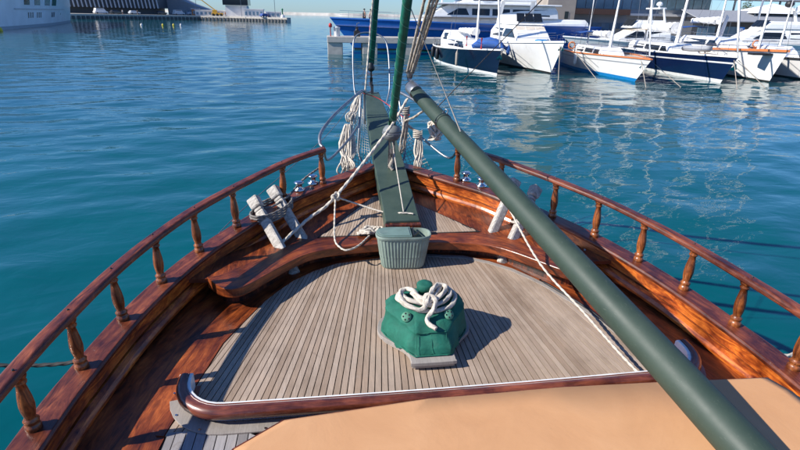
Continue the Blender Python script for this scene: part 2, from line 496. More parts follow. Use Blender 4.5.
SX = .025    # centreline
CAP = [(2.02, -2.2), (2.14, -1.0), (2.15, 0), (2.14, 1.0), (2.098, 2.124), (2.05, 2.553), (1.971, 2.983), (1.846, 3.394), (1.669, 3.8), (1.434, 4.173), (1.2, 4.49), (.98, 4.75), (.682, 4.995), (.36, 5.25), (.05, 5.47)]
def capz(y):
    u = y/1.45-4
    u = max(u, -3.6)
    return 2.3+1.45*(-2.3+1.2988+.191*u+.0264*u*u)
cap_c = [p for p in catmull([(x, y, 0) for x, y in CAP], 6)]
def stations(side, off=0, zo=0, y1=99, y0=-99):
    out = []
    P = cap_c
    for i, p in enumerate(P):
        t = (P[min(i+1, len(P)-1)]-P[max(i-1, 0)]).normalized()
        n = V((t.y, -t.x, 0))          # outward for starboard
        q_ = p+n*off
        if not (y0 <= p.y <= y1): continue
        if q_.x < .14: continue
        out.append((V((side*q_.x+SX*0, q_.y, capz(p.y)+zo)), V((side*n.x, n.y, 0)), V((0, 0, 1))))
    return out

def zd(y): return .215+.04*(y-2.5)
for side in (-1, 1):
    dk, og, md = 'wood_mid', 'wood_orange', 'wood_mid'
    st = stations(side)
    # cap rail
    mb = MB(); mb.sweep(st, [(-.10, -.035), (.065, -.035), (.07, -.01), (.058, .003), (-.093, .003), (-.105, -.012)])
    mb.build('cap_rail', 'wood_cap', boat, bevel=.004)
    # upper inner plank
    mb = MB(); mb.sweep(st, [(-.085, -.125), (-.06, -.125), (-.06, -.036), (-.085, -.036)])
    mb.build('bulwark_plank', og, boat)
    # groove strip
    mb = MB(); mb.sweep(st, [(-.075, -.138), (-.05, -.138), (-.05, -.126), (-.075, -.126)])
    mb.build('groove', 'wood_dark', boat)
    # stringer
    def pr(i):
        return [(-.132, -.205), (-.05, -.21), (-.05, -.139), (-.09, -.139), (-.122, -.152), (-.138, -.178)]
    mb = MB(); mb.sweep(st, pr, sm=False)
    mb.build('stringer', og, boat, bevel=.006)
    # lower inner wall to deck
    n_st = len(st)
    def lw(i):
        zz = st[i][0].z
        return [(-.075, -max(.27, zz-zd(st[i][0].y)+.03)), (-.05, -max(.27, zz-zd(st[i][0].y)+.03)), (-.05, -.22), (-.075, -.22)]
    mb = MB(); mb.sweep(st, lw)
    mb.build('bulwark_foot', dk, boat)
    # outer hull
    def hl(i):
        zz = st[i][0].z
        return [(.045, -.036), (.04, -.3), (.0, -.8), (-.09, -(zz-WZ)+.05), (-.25, -(zz-WZ)-.5), (-.35, -(zz-WZ)-.5), (-.1, -.8), (-.04, -.3), (-.04, -.036)]
    mb = MB(); mb.sweep(st, hl, sm=True)
    mb.build('hull_side', 'wood_dark', boat)
    # hand rail
    hs = stations(side, 0, .3316, y1=5.02)
    mb = MB(); mb.sweep(hs, [(-.046, .005), (-.038, -.008), (.038, -.008), (.046, .005), (.044, .024), (.03, .036), (-.03, .036), (-.044, .024)], sm=False)
    mb.build('hand_rail', 'wood_cap', boat, bevel=.006)

# waterways (wide brown deck margin) : between teak outline and bulwark
def teak_half(y):    # outline of well deck
    P = [(-3, 1.62), (2.1, 1.58), (2.45, 1.51), (2.6, 1.475), (2.97, 1.39), (3.2, 1.29), (3.46, 1.17), (3.6, 1.08), (3.76, .96), (3.9, .8), (4.02, .6), (4.1, .35), (4.13, 0)]
    for (a, b), (c, d) in zip(P, P[1:]):
        if a <= y <= c: return b+(d-b)*(y-a)/(c-a)
    return 0
sub = MB(); rowsb = [(-2.2, 1.9), (1.5, 1.95), (2.6, 1.9), (3.5, 1.6), (4.3, 1.15), (5.0, .5), (5.3, .1)]
vs = []
for y, x in rowsb: vs += [(-x, y, zd(y)-.012), (x, y, zd(y)-.012), (x, y, zd(y)-.06), (-x, y, zd(y)-.06)]
fs = []
for i in range(len(rowsb)-1):
    a = 4*i; b = a+4
    for k in range(4): fs.append((a+k, a+(k+1) % 4, b+(k+1) % 4, b+k))
fs += [(3, 2, 1, 0), (24, 25, 26, 27)]
sub.add(vs, fs)
sub.build('deck_base', 'caulk', boat)

def side_x(y, inset=.07):
    pts = cap_c
    for a, b in zip(pts, pts[1:]):
        if a.y <= y <= b.y and b.y > a.y:
            return a.x+(b.x-a.x)*(y-a.y)/(b.y-a.y)-inset
    return 2.0
for side in (-1, 1):
    ys = [-2+.25*i for i in range(28)]+[4.9, 5.1, 5.25, 5.35]
    rows = []
    mb = MB()
    for y in ys:
        if y < 4.13: xi = teak_half(y)-.02
        else: xi = 0
        xo = max(side_x(y, .05), .0)
        rows.append((y, max(min(xi, xo-.001), 0), xo))
    vs = []; fs = []; uvs = []
    for y, a, b in rows: vs += [(side*a, y, zd(y)-.004), (side*b, y, zd(y)-.004)]
    for i in range(len(rows)-1):
        fs.append((2*i, 2*i+1, 2*i+3, 2*i+2)); uvs.append([(rows[i][0], 0), (rows[i][0], .35), (rows[i+1][0], .35), (rows[i+1][0], 0)])
    mb.add(vs, fs, uvs)
    mb.build('waterway', 'wood_mid', boat)

# balusters
bal = MB()
bal.lathe([(.036, 0), (.038, .012), (.034, .03), (.026, .036), (.034, .046), (.036, .056), (.026, .066), (.024, .075), (.031, .11), (.034, .145), (.031, .19), (.024, .24), (.02, .27), (.028, .277), (.03, .287), (.022, .296), (.03, .304), (.034, .316), (.034, .326)], 18)
bme = None
BY = [2.124, 2.553, 2.983, 3.394, 3.8, 4.173, 4.65, 4.971]
BX = [2.098, 2.05, 1.971, 1.846, 1.669, 1.434, 1.07, .70]
BY = [1.70, 1.27, .84]+BY; BX = [2.12, 2.135, 2.14]+BX
bal_me = bal.mesh('baluster', 'wood_turned')
for side in (-1, 1):
    for x, y in zip(BX, BY):
        o = bpy.data.objects.new('baluster', bal_me); scene.collection.objects.link(o); o.parent = boat
        o.location = (side*x, y, capz(y)+.002)
        o.rotation_euler = (random.uniform(-.015, .015), side*.03, random.uniform(0, 6))
# rail fixings
scr = MB(); scr.lathe([(.006, 0), (.006, .005), (.004, .008)], 8); scr_me = scr.mesh('rail_bolt', 'dark_metal')
for side in (-1, 1):
    for x, y in zip(BX, BY):
        o = bpy.data.objects.new('rail_bolt', scr_me); scene.collection.objects.link(o); o.parent = boat
        o.location = (side*x+random.uniform(-.01, .01), y+random.uniform(-.03, .03), capz(y)+.3316+.036)

# ---- main deck planks
def clip(poly, a, b, keep_left=True):
    out = []
    def s_(p): return (b[0]-a[0])*(p[1]-a[1])-(b[1]-a[1])*(p[0]-a[0])
    for i in range(len(poly)):
        p, q_ = poly[i-1], poly[i]
        sp_, sq = s_(p), s_(q_)
        if not keep_left: sp_, sq = -sp_, -sq
        if sq >= 0:
            if sp_ < 0: t = sp_/(sp_-sq); out.append((p[0]+(q_[0]-p[0])*t, p[1]+(q_[1]-p[1])*t))
            out.append(q_)
        elif sp_ >= 0:
            t = sp_/(sp_-sq); out.append((p[0]+(q_[0]-p[0])*t, p[1]+(q_[1]-p[1])*t))
    return out
def plank_field(outline, w, y0, y1, k, yr, parent, zt, mat, gap=.0062, xc=.03, name='deck_plank', th=.03, zf=None):
    """outline convex CCW polygon, planks run along y and taper to the bow"""
    n = int(2.6/w)+1
    for i in range(-n, n):
        def X(j, y, g): return xc+(j*w+g)*(1-k*(y-yr))+.035*(y-yr)
        poly = [(X(i, y0, gap/2), y0), (X(i+1, y0, -gap/2), y0), (X(i+1, y1, -gap/2), y1), (X(i, y1, gap/2), y1)]
        for a, b in zip(outline, outline[1:]+outline[:1]):
            poly = clip(poly, a, b)
            if len(poly) < 3: break
        if len(poly) < 3: continue
        cl = []
        for p in poly:
            if not cl or math.dist(p, cl[-1]) > 1e-4: cl.append(p)
        if len(cl) < 3: continue
        A = abs(sum(cl[m][0]*cl[(m+1) % len(cl)][1]-cl[(m+1) % len(cl)][0]*cl[m][1] for m in range(len(cl))))/2
        if A < .0008: continue
        mb = MB(); dz = random.uniform(-.0008, .0008)
        mb.prism(cl, zt-th+dz, zt+dz, zf=zf)
        mb.build(name, mat, parent)
out = []
yy = [2.2, 2.45, 2.6, 2.97, 3.2, 3.46, 3.6, 3.76, 3.9, 4.02]
XO = -.02
out = [(XO+teak_half(y)-.045, y) for y in yy]+[(XO, 4.11)]+[(XO-teak_half(y)+.045, y) for y in reversed(yy)]
plank_field(out, .0418, 2.2, 4.2, .19, 2.4, boat, 0.0, 'teak', zf=lambda x, y: zd(y), xc=-.02)
# margin board round the planks
for side in (-1, 1):
    mb = MB(); pts = [V((XO+side*(teak_half(y)-.018), y, zd(y)-.012)) for y in yy]+[V((XO, 4.125, zd(4.1)-.012))]
    st = []
    for i, p in enumerate(pts):
        t = (pts[min(i+1, len(pts)-1)]-pts[max(i-1, 0)]).normalized()
        st.append((p, V((t.y, -t.x, 0)), V((0, 0, 1))))
    mb.sweep(st, [(-.022, -.01), (.022, -.01), (.022, .016), (-.022, .016)])
    mb.build('margin_board', 'teak_trim' if side > 0 else 'wood_mid', boat)

# ---- raised bow platform
def pz(x, y): return .12*max(0, y-4.3)
PZ = .425
NEAR = [(1.46, 3.42), (1.38, 3.35), (1.29, 3.35), (1.2, 3.43), (1.1, 3.56), (.93, 3.77), (.78, 3.9), (.55, 3.98), (.2, 4.02)]
near = [(x-.02, y) for x, y in NEAR]+[(-x-.02, y) for x, y in reversed(NEAR)]
near = [(p.x, p.y) for p in catmull([(x, y, 0) for x, y in near], 4)]
def far_y(x):   # beam's forward edge
    a = abs(x+.02)
    P = [(0, 4.21), (.5, 4.21), (.76, 4.19), (.95, 4.09), (1.13, 3.89), (1.3, 3.72), (1.45, 3.58), (1.6, 3.5)]
    for (p, q_), (r_, s2) in zip(P, P[1:]):
        if p <= a <= r_: return q_+(s2-q_)*(a-p)/(r_-p)
    return 3.5
# beam: strip between near edge and far edge
mb = MB()
vs = []; n_ = len(near)
far = []
for x, y in near:
    fy = max(far_y(x*1.06), y+.12)
    far.append((x*1.06, fy))
L = 0; us = [0]
for i in range(1, n_): us.append(us[-1]+math.dist(near[i], near[i-1]))
prof_n = [(-.0, -.085), (-.0, -.02), (.018, 0)]
fs = []; uvs = []
for i in range(n_):
    (x0, y0), (x1, y1) = near[i], far[i]
    d = V((x1-x0, y1-y0, 0)).normalized()
    z = PZ+.014
    vs += [(x0+d.x*.02, y0+d.y*.02, z-.085), (x0, y0, z-.07), (x0, y0, z-.005), (x0+d.x*.004, y0+d.y*.004, z), (x1, y1, z), (x1, y1, z-.085)]
for i in range(n_-1):
    for k in range(6):
        k2 = (k+1) % 6
        fs.append((i*6+k, i*6+k2, (i+1)*6+k2, (i+1)*6+k))
        a, b = [0, .02, .07, .095, .35, .43, .7][k], [0, .02, .07, .095, .35, .43, .7][k+1]
        uvs.append([(us[i], a), (us[i], b), (us[i+1], b), (us[i+1], a)])
mb.add(vs, fs, uvs, 0, False)
mb.add(vs[:6], [(5, 4, 3, 2, 1, 0)]); mb.add(vs[-6:], [(0, 1, 2, 3, 4, 5)])
mb.build('curved_beam', 'wood_mid', boat)
# platform sheet behind the beam, out to the bulwark
for side in (-1, 1):
    mb = MB(); ys = [3.53, 3.6, 3.7, 3.8, 3.9, 4.0, 4.1, 4.2, 4.35, 4.6, 4.8, 5.0, 5.15, 5.3, 5.4]
    vs = []; fs = []; uvs = []
    for y in ys:
        xo = max(side_x(y, .06), .01)
        if y < 4.21:
            xi = min([k*.01 for k in range(0, 165) if far_y(k*.01) <= y] or [1.6])-.03
        else: xi = 0
        xi = max(min(xi, xo-.005), 0)
        for zz in (0, -.03): vs += [(side*xi, y, PZ+.006+pz(0, y)+zz), (side*xo, y, PZ+.006+pz(0, y)+zz)]
    for i in range(len(ys)-1):
        a = 4*i; b = a+4
        for f in ((a, a+1, b+1, b), (a+2, b+2, b+3, a+3), (a, b, b+2, a+2), (a+1, a+3, b+3, b+1)):
            fs.append(f); uvs.append([(vs[j][1], abs(vs[j][0])) for j in f])
    fs.append((0, 2, 3, 1)); uvs.append([(0, 0)]*4)
    mb.add(vs, fs, uvs)
    mb.build('bow_platform', 'wood_mid', boat)
# teak planks on the platform (triangle)
tri = [(-.74, 4.226), (.75, 4.226), (.25, 4.84), (.0, 5.05), (-.18, 5.02)]
plank_field(tri, .0418, 4.15, 5.1, .19, 2.4, boat, PZ+.018, 'teak', th=.006, zf=pz, name='bow_plank')
mb = MB(); mb.prism([(-.755, 4.22), (.765, 4.22), (.26, 4.85), (.0, 5.065), (-.19, 5.035)], PZ-.002, PZ+.0115, zf=pz); mb.build('plank_bed', 'caulk', boat)
# dark bulkhead under platform
mb = MB(); mb.prism([(x*1.02, y+.13) for x, y in near]+[(-1.4, 3.7), (-1.2, 4.3), (-.6, 4.9), (0, 5.0), (.6, 4.9), (1.2, 4.3), (1.4, 3.7)], .2, PZ-.03)
mb.build('bulkhead', 'wood_dark', boat)

# ---- mooring bitts (weathered posts)
def bitt(head, foot, side):
    mb = MB(); h, f = V(head), V(foot)
    d = (h-f).normalized()
    up = V((0, 1, 0))
    mb.beam(f, h-d*.125, .09, .07, up=up)
    mb.beam(h-d*.1249, h-d*.09, .09, .07, up=up, w1=.076, h1=.058)
    mb.beam(h-d*.0899, h+d*.025, .104, .084, up=up, w1=.112, h1=.09)
    o = mb.build('mooring_bitt', 'post', boat, bevel=.018)
bitt((-1.31, 4.42, .735), (-.94, 3.87, .25), -1)
bitt((-1.155, 4.61, .765), (-.76, 4.08, .25), -1)
bitt((1.33, 4.39, .785), (.88, 3.9, .25), 1)
bitt((1.15, 4.49, .83), (.8, 4.15, .28), 1)

# ---- bowsprit
bs = [(4.22, .575), (5.2, .785), (6.5, 1.04), (7.62, 1.25)]
mb = MB()
vs = []; fs = []
for k, (y, z) in enumerate(bs):
    w_ = [.158, .165, .15, .105][k]
    xc = [.02, .02, .02, .02][k]
    vs += [V((xc-w_, y, z-.13)), V((xc+w_, y, z-.13)), V((xc+w_, y, z)), V((xc-w_, y, z))]
for k in range(3):
    a = 4*k; b = a+4
    for i in range(4): fs.append((a+i, a+(i+1) % 4, b+(i+1) % 4, b+i))
fs += [(3, 2, 1, 0), (12, 13, 14, 15)]
mb.add(vs, fs)
bsp = mb.build('bowsprit', 'green_matt', boat, bevel=.008)
mb = MB(); mb.box((.02, 4.185, .495), (.33, .06, .125)); mb.build('bowsprit_heel', 'wood_dark', boat, bevel=.008)
mb = MB(); mb.beam((0.02, 7.54, 1.235), (.02, 7.58, 1.36), .04, .012); mb.lathe([(.045, 0), (.045, .02)], 12, (.02, 7.5, 1.2)); mb.build('stem_fitting', 'dark_metal', bsp)

# pulpit tubing
def P3(*p): return [V(x) for x in p]
mb = MB()
mb.tube(catmull([(-.16, 7.35, 1.12), (-.24, 7.5, 1.3), (-.24, 7.75, 1.85), (-.18, 7.85, 2.02), (.0, 7.9, 2.06), (.2, 7.85, 2.0), (.27, 7.75, 1.82), (.27, 7.5, 1.35), (.2, 7.3, 1.12)], 6), .012, 8)
mb.build('pulpit_rail', 'galv', boat)
for side in (-1, 1):
    mb = MB()
    c = .02
    mb.tube(catmull([(c+side*.70, 5.03, 1.06), (c+side*.735, 5.1, 1.09), (c+side*.72, 5.25, 1.17), (c+side*.58, 5.6, 1.28), (c+side*.36, 6.1, 1.38), (c+side*.2, 6.5, 1.42), (c+side*.18, 6.6, 1.3), (c+side*.18, 6.6, .98)], 6), .017, 8)
    mb.tube(catmull([(c+side*.70, 5.03, 1.06), (c+side*.66, 5.3, .86), (c+side*.45, 5.6, .98), (c+side*.3, 5.9, 1.1)], 5), .013, 8)
    mb.build('pulpit_side_rail', 'galv', boat)
    mb = MB()
    mb.tube(catmull([(c+side*.23, 6.45, 1.42), (c+side*.27, 6.2, 1.05), (c+side*.29, 6.1, .72), (c+side*.22, 5.95, .62), (c+side*.16, 5.9, .66)], 6), .014, 8)
    mb.build('pulpit_brace', 'galv', boat)

# net under the bowsprit
mb = MB()
for side in (-1, 1):
    A0, A1 = V((side*.16+.03, 5.55, .5)), V((side*.14+.03, 7.2, 1.0))
    B0, B1 = V((side*.55+.03, 5.45, .62)), V((side*.22+.03, 7.2, 1.15))
    N = 26
    for i in range(N+1):
        t = i/N; a = A0.lerp(A1, t); b = B0.lerp(B1, t)
        mb.tube([a, a.lerp(b, .5)+V((0, .02, -.03)), b], .003, 4, cap=False)
    for j in range(9):
        t = j/8
        mb.tube([A0.lerp(B0, t)+V((0, 0, -.02)), A0.lerp(B0, t).lerp(A1.lerp(B1, t), .5)+V((0, 0, -.03)), A1.lerp(B1, t)], .003, 4, cap=False)
o = mb.build('bowsprit_net', 'rope', boat); o['kind'] = 'stuff'

# chrome fairleads on the cap
for side in (-1, 1):
    for x, y in ((.80, 4.98), (.93, 4.84)):
        mb = MB(); z = 0
        mb.lathe([(.055, 0), (.055, .012), (.03, .02), (.03, .06), (.048, .07), (.05, .08), (.03, .088)], 18)
        mb.build('chrome_bollard', 'steel', boat, (side*x, y, capz(y)+.003))
# small bolt plates on starboard bulwark plank
for y in (3.95, 3.75, 4.55, 4.35):
    mb = MB(); x = side_x(y, .09)
    mb.lathe([(.012, 0), (.012, .006), (.007, .01)], 8, (0, 0, 0), axis=V((-1, -.35, 0)))
    mb.build('bulwark_bolt', 'galv', boat, (x-.03, y, capz(y)-.1))

# ---- coaming at the aft edge of the well
cx0, hw, ya, yf, rr = .1, 1.60, 2.25, 2.56, .27
ZB = .205
path = [V((cx0-hw, yf, 0)), V((cx0-hw, ya+rr, 0))]
for k in range(1, 9):
    th = PI+PI/2*k/8
    path.append(V((cx0-hw+rr+rr*math.cos(th), ya+rr+rr*math.sin(th), 0)))
for k in range(1, 12): path.append(V((cx0-hw+rr+(2*hw-2*rr)*k/12, ya-.015*math.sin(PI*k/12), 0)))
for k in range(0, 9):
    th = 1.5*PI+PI/2*k/8
    path.append(V((cx0+hw-rr+rr*math.cos(th), ya+rr+rr*math.sin(th), 0)))
path.append(V((cx0+hw, yf, 0)))
for p in path: p.z = ZB
st = []
for i, p in enumerate(path):
    t = (path[min(i+1, len(path)-1)]-path[max(i-1, 0)]).normalized()
    st.append((p, V((t.y, -t.x, 0)), V((0, 0, 1))))
mb = MB(); mb.sweep(st, [(-.042, -.01), (-.02, -.01), (-.02, .116), (-.042, .116)])
coam = mb.build('coaming', 'white_paint', boat, bevel=.004)
mb = MB()
hp = [(-.022, .122)]+[(.006+.037*math.cos(a), .083+.039*math.sin(a)) for a in [PI*.75-PI*1.3*k/9 for k in range(10)]]+[(-.019, .03)]
mb.sweep(st, hp, sm=True)
mb.build('coaming_moulding', 'wood_smooth', boat)
mb = MB(); mb.sweep(st, [(-.07, -.01), (-.0425, -.01), (-.0425, .02), (-.07, .02)]); mb.build('coaming_fillet', 'wood_mid', boat)
mb = MB(); mb.sweep(st[2:-2], [(.0, .001), (.085, .001), (.085, .012), (.0, .012)]); mb.build('coaming_sill', 'teak_trim', boat, bevel=.002)
for side in (-1, 1):
    mb = MB(); mb.lathe([(.0, 0), (.05, .0), (.05, .055), (.0, .056)], 16, (0, 0, 0)); 
    mb = MB(); mb.box((0, 0, .05), (.08, .03, .1)); mb.build('coaming_end', 'white_paint', coam, (cx0+side*(hw+.005), yf+.012, ZB), bevel=.012)
# drain cap in the port corner
mb = MB(); mb.lathe([(.035, 0), (.03, .02), (.012, .03)], 10); mb.build('drain_cap', 'dark_metal', boat, (-1.33, 2.36, ZB+.002))
# sill screws
mb = MB(); mb.lathe([(.007, 0), (.007, .004)], 8); sm_ = mb.mesh('sill_screw', 'steel')
for k in (1, 4, 7, 10, 13, 16, 19):
    p, n, _ = st[k]
    o = bpy.data.objects.new('sill_screw', sm_); scene.collection.objects.link(o); o.parent = boat; o.location = p+n*.068+V((0, 0, .012))
# side deck planks, aft of the coaming
for side in (-1, 1):
    wo = .2 if side > 0 else 0
    out = [(cx0+side*(hw+.085+wo), -1), (cx0+side*(hw+.02+wo), 2.52 if side > 0 else 2.42), (cx0+side*(hw-.1), 2.35), (cx0+side*(hw-.35), 2.2), (cx0+side*.5, 2.16), (cx0+side*.5, -1)]
    # CCW needed
    A = sum(out[i][0]*out[(i+1) % 6][1]-out[(i+1) % 6][0]*out[i][1] for i in range(6))
    if A < 0: out = out[::-1]
    n = int(1.6/.055)
    for i in range(n):
        x0 = cx0+side*(hw+.09+wo-i*.055); x1 = x0-side*.0495
        sk = .25*side
        poly = [(x0+sk*(1-(-1)), -1), (x1+sk*2, -1), (x1, 3), (x0, 3)]
        poly = [(x0+.0, -1), (x1, -1), (x1, 3), (x0, 3)]
        if side > 0: poly = poly[::-1]
        A = sum(poly[k][0]*poly[(k+1) % 4][1]-poly[(k+1) % 4][0]*poly[k][1] for k in range(4))
        if A < 0: poly = poly[::-1]
        for a, b in zip(out, out[1:]+out[:1]):
            poly = clip(poly, a, b)
            if len(poly) < 3: break
        if len(poly) < 3: continue
        mb = MB(); mb.prism(poly, ZB-.02, ZB+.0008*random.random()); mb.build('side_plank', 'teak_grey', boat)

# ---- cabin top with peach cloth
CT = .38
poly = [(-1.75, -1.4), (-1.75, .6), (-1.11, 1.89), (-.89, 2.05), (-.12, 2.125), (.6, 2.13), (1.19, 2.11), (1.885, 2.075), (1.93, 1.95), (1.93, -1.4)]
cab = MB(); cab.prism(poly, .0, CT-.022); cabo = cab.build('cabin_trunk', 'wood_mid', boat)
cab = MB(); cab.prism([(x+(.012 if x > 0 else -.012), y+.012) for x, y in poly], CT-.021, CT-.004); cab.build('cabin_trim', 'wood_cap', cabo, bevel=.003)
# cloth: subdivided slightly rumpled top
import bmesh
bm = bmesh.new()
vs = [bm.verts.new((x*.998, y-.004, CT)) for x, y in poly]
bm.faces.new(vs)
bmesh.ops.triangulate(bm, faces=bm.faces[:])
bmesh.ops.subdivide_edges(bm, edges=bm.edges[:], cuts=12, use_grid_fill=True)
from mathutils import noise as mn
bmesh.ops.recalc_face_normals(bm, faces=bm.faces[:])
for v in bm.verts: v.co.z += .004*mn.noise(v.co*1.7)+.0016*mn.noise(v.co*7)
me = bpy.data.meshes.new('deck_cover'); bm.to_mesh(me); bm.free(); me.materials.append(MT['peach'])
for p in me.polygons: p.use_smooth = True
me.uv_layers.new(name='UVMap')
cloth = bpy.data.objects.new('deck_cover', me); scene.collection.objects.link(cloth)
sdm = cloth.modifiers.new('thick', 'SOLIDIFY'); sdm.thickness = .006; sdm.offset = 1
tag(cloth, 'smooth peach coloured cloth stretched over the flat cabin top at the bottom of the view', 'deck cover')

# ================================================================ WINDLASS
wl = thing('anchor_windlass', 'anchor windlass under a green canvas cover on a weathered wooden base in mid deck', 'windlass', (-.005, 2.885, zd(2.885)))
wl.scale = (.9, .9, .93)
def mirror(h): return h+[(-x, y) for x, y in reversed(h)]
half = [(.14, -.37), (.16, -.35), (.165, -.27), (.2, -.18), (.29, -.08), (.345, -.01), (.36, .08), (.33, .2), (.24, .3), (.12, .36)]
mb = MB()
pl = [(p.x, p.y) for p in catmull([(x, y, 0) for x, y in mirror(half)], 3, True)]
mb.prism([(x*.93, y*.95) for x, y in pl], .0, .028); mb.prism(pl, .0285, .058)
mb.build('windlass_base', 'teak_trim', wl, bevel=.006)
# canvas cover: rings of the same count
def ring(h, z, zfun=None):
    h2 = mirror(h)
    P = []
    n = len(h2)
    for i in range(n):
        a, b = V((*h2[i], 0)), V((*h2[(i+1) % n], 0))
        for k in range(6): P.append(a.lerp(b, k/6))
    return [V((p.x, p.y, z+(zfun(p.x, p.y) if zfun else 0))) for p in P]
H0 = [(.125, -.305), (.15, -.27), (.3, -.04), (.325, .03), (.31, .14), (.2, .27), (.1, .32)]
H1 = [(.12, -.29), (.145, -.26), (.298, -.04), (.325, .03), (.31, .14), (.2, .265), (.1, .31)]
H2 = [(.108, -.225), (.125, -.21), (.285, -.02), (.305, .04), (.29, .14), (.19, .25), (.09, .29)]
H3 = [(.085, -.05), (.11, -.04), (.25, .03), (.262, .07), (.24, .13), (.15, .2), (.07, .23)]
H4 = [(.03, .045), (.04, .05), (.07, .06), (.075, .09), (.07, .12), (.05, .14), (.02, .15)]
def sideup(x, y): return .09*min(1, max(0, (abs(x)-.1)/.12))
rings = [ring(H0, .062), ring(H1, .11), ring(H2, .185, lambda x, y: .05*min(1, max(0, (y+.22)/.2))), ring(H2, .195, lambda x, y: .065*min(1, max(0, (y+.22)/.2))), ring(H3, .305), ring(H4, .325)]
mb = MB(); n = len(rings[0]); vs = []
# interpolate rings for wrinkles
fine = []
for a, b in zip(rings, rings[1:]):
    K = 6
    for k in range(K): fine.append([p.lerp(q_, k/K) for p, q_ in zip(a, b)])
fine.append(rings[-1])
for ri, rg in enumerate(fine):
    for p in rg:
        rad = V((p.x, p.y, 0)); 
        th = math.atan2(p.y, p.x)
        d = .027*mn.noise(V((th*2.6, p.z*4.5, 1)))+.008*mn.noise(V((th*9, p.z*9, 3)))+.012*math.sin(th*17+p.z*11)*max(0, 1-p.z/.3)
        if rad.length > .01: rad.normalize()
        q_ = p+rad*d+V((0, 0, .014*mn.noise(p*9)+.006*mn.noise(p*22)+(-.012*abs(math.sin(th*4.0)) if ri == 0 else 0)))
        vs.append(q_)
fs = []
for i in range(len(fine)-1):
    for k in range(n):
        k2 = (k+1) % n; fs.append((i*n+k, i*n+k2, (i+1)*n+k2, (i+1)*n+k))
fs.append(tuple((len(fine)-1)*n+k for k in range(n)))
mb.add(vs, fs, None, 0, False)
cov = mb.build('canvas_cover', 'canvas', wl)
for p in cov.data.polygons: p.use_smooth = True
try:
    cov.data.set_sharp_from_angle(angle=math.radians(62))
except Exception: pass
# hood over the warping head
mb = MB()
prof = [(.085, 0), (.06, .02), (.047, .035), (.045, .05), (.05, .058), (.06, .064), (.061, .1), (.054, .107), (.0, .11)]
mb.lathe([(a, b*1.15) for a, b in prof[:-1]]+[(.02, .125)], 20)
for i, v in enumerate(mb.v):
    v = V(v); k = 1+.05*mn.noise(v*25); mb.v[i] = (v.x*k, v.y*k, v.z+.004*mn.noise(v*20))
mb.build('canvas_hood', 'canvas', cov, (0, .09, .3))
# hem cord and seams
mb = MB()
hem = [fine[0][k]+V((0, 0, .006)) for k in range(n)]
hem = [V((p.x*1.015, p.y*1.015, p.z)) for p in hem]
mb.tube(hem, .005, 6, closed=True); mb.build('hem_cord', 'canvas', cov)
mb = MB()
for xx in (-.112, .112, 0.0):
    mb.tube([V((xx*1.05, -.302, .085)), V((xx*1.0, -.27, .14)), V((xx*.97, -.228, .19))], .0022, 5)
mb.tube([V((-.108, -.226, .2)), V((0, -.229, .203)), V((.108, -.226, .2))], .004, 5)
mb.build('seam', 'canvas', cov)
# drum discs
for x, a in ((-.165, -.5), (.15, .5)):
    mb = MB(); ax = V((a*.35, -.75, .75)).normalized()
    mb.lathe([(.004, 0), (.035, 0), (.038, .004), (.036, .012), (.01, .014)], 20, axis=ax)
    w_o = mb.build('clutch_wheel', 'sleeve_seam', wl, (x, -.105, .262))
    mb = MB(); fa, fb = frame(ax)
    for k in range(5):
        c_ = (fa*math.cos(k*1.2566)+fb*math.sin(k*1.2566))*.023+ax*.0135
        mb.lathe([(.0015, 0), (.0068, 0), (.0068, .001), (.001, .0012)], 8, c_, axis=ax)
    mb.build('wheel_hole', 'black', w_o)

# mooring rope coiled over the windlass
C0 = V((-.005, 2.885, zd(2.885)))
def W(x, y, z): return C0+V((x*.9, (y+.085-.35*max(0, -.14-y))*.9, (z-.1)*.93-.28*max(0, -.19-y)))
def surf(x, y): return .205+.11*min(1, max(0, (y+.2)/.2))-.3*max(0, abs(x)-.2)
def RW(x, y, l): return C0+V((x*.9, y*.9, (surf(x, y)+.026+l*.024)*.93))
loops = [(-.17, .12, 0), (-.215, .05, 0), (-.17, -.03, 0), (-.07, -.08, 0), (.06, -.09, 0), (.17, -.06, 0), (.225, .02, 0), (.2, .11, 0), (.13, .14, .3), (.08, .06, .8), (.02, -.03, 1), (-.06, -.05, 1), (-.15, -.01, .9), (-.19, .07, .8), (-.14, .14, .5), (-.09, .1, .5), (-.1, .02, 1.4),
         (-.03, -.07, 1.6), (.08, -.07, 1.4), (.17, -.01, 1.1), (.19, .07, 1.1), (.14, .12, 1.3), (.09, .03, 1.7), (.02, -.06, 2.2), (-.06, -.1, 1.2), (-.15, -.06, 1), (-.2, .02, 1.2), (-.15, .1, 1.4), (-.1, .05, 2), (-.05, -.04, 2.3), (.05, -.06, 2.4), (.13, 0, 2.1), (.16, .08, 2.1), (.11, .1, 2.4), (.05, .02, 2.8), (.0, -.06, 3), (-.03, -.1, 2.2), (-.01, -.04, 3.2), (.05, -.07, 3.1), (.03, -.12, 1.8), (-.02, -.15, .7), (-.01, -.19, .4), (.03, -.235, .15)]
rp = [RW(*p) for p in loops]
rope_thing('mooring_rope', 'thick cream rope looped and knotted on top of the green windlass cover', rp, .0145, 'rope', smooth=8)

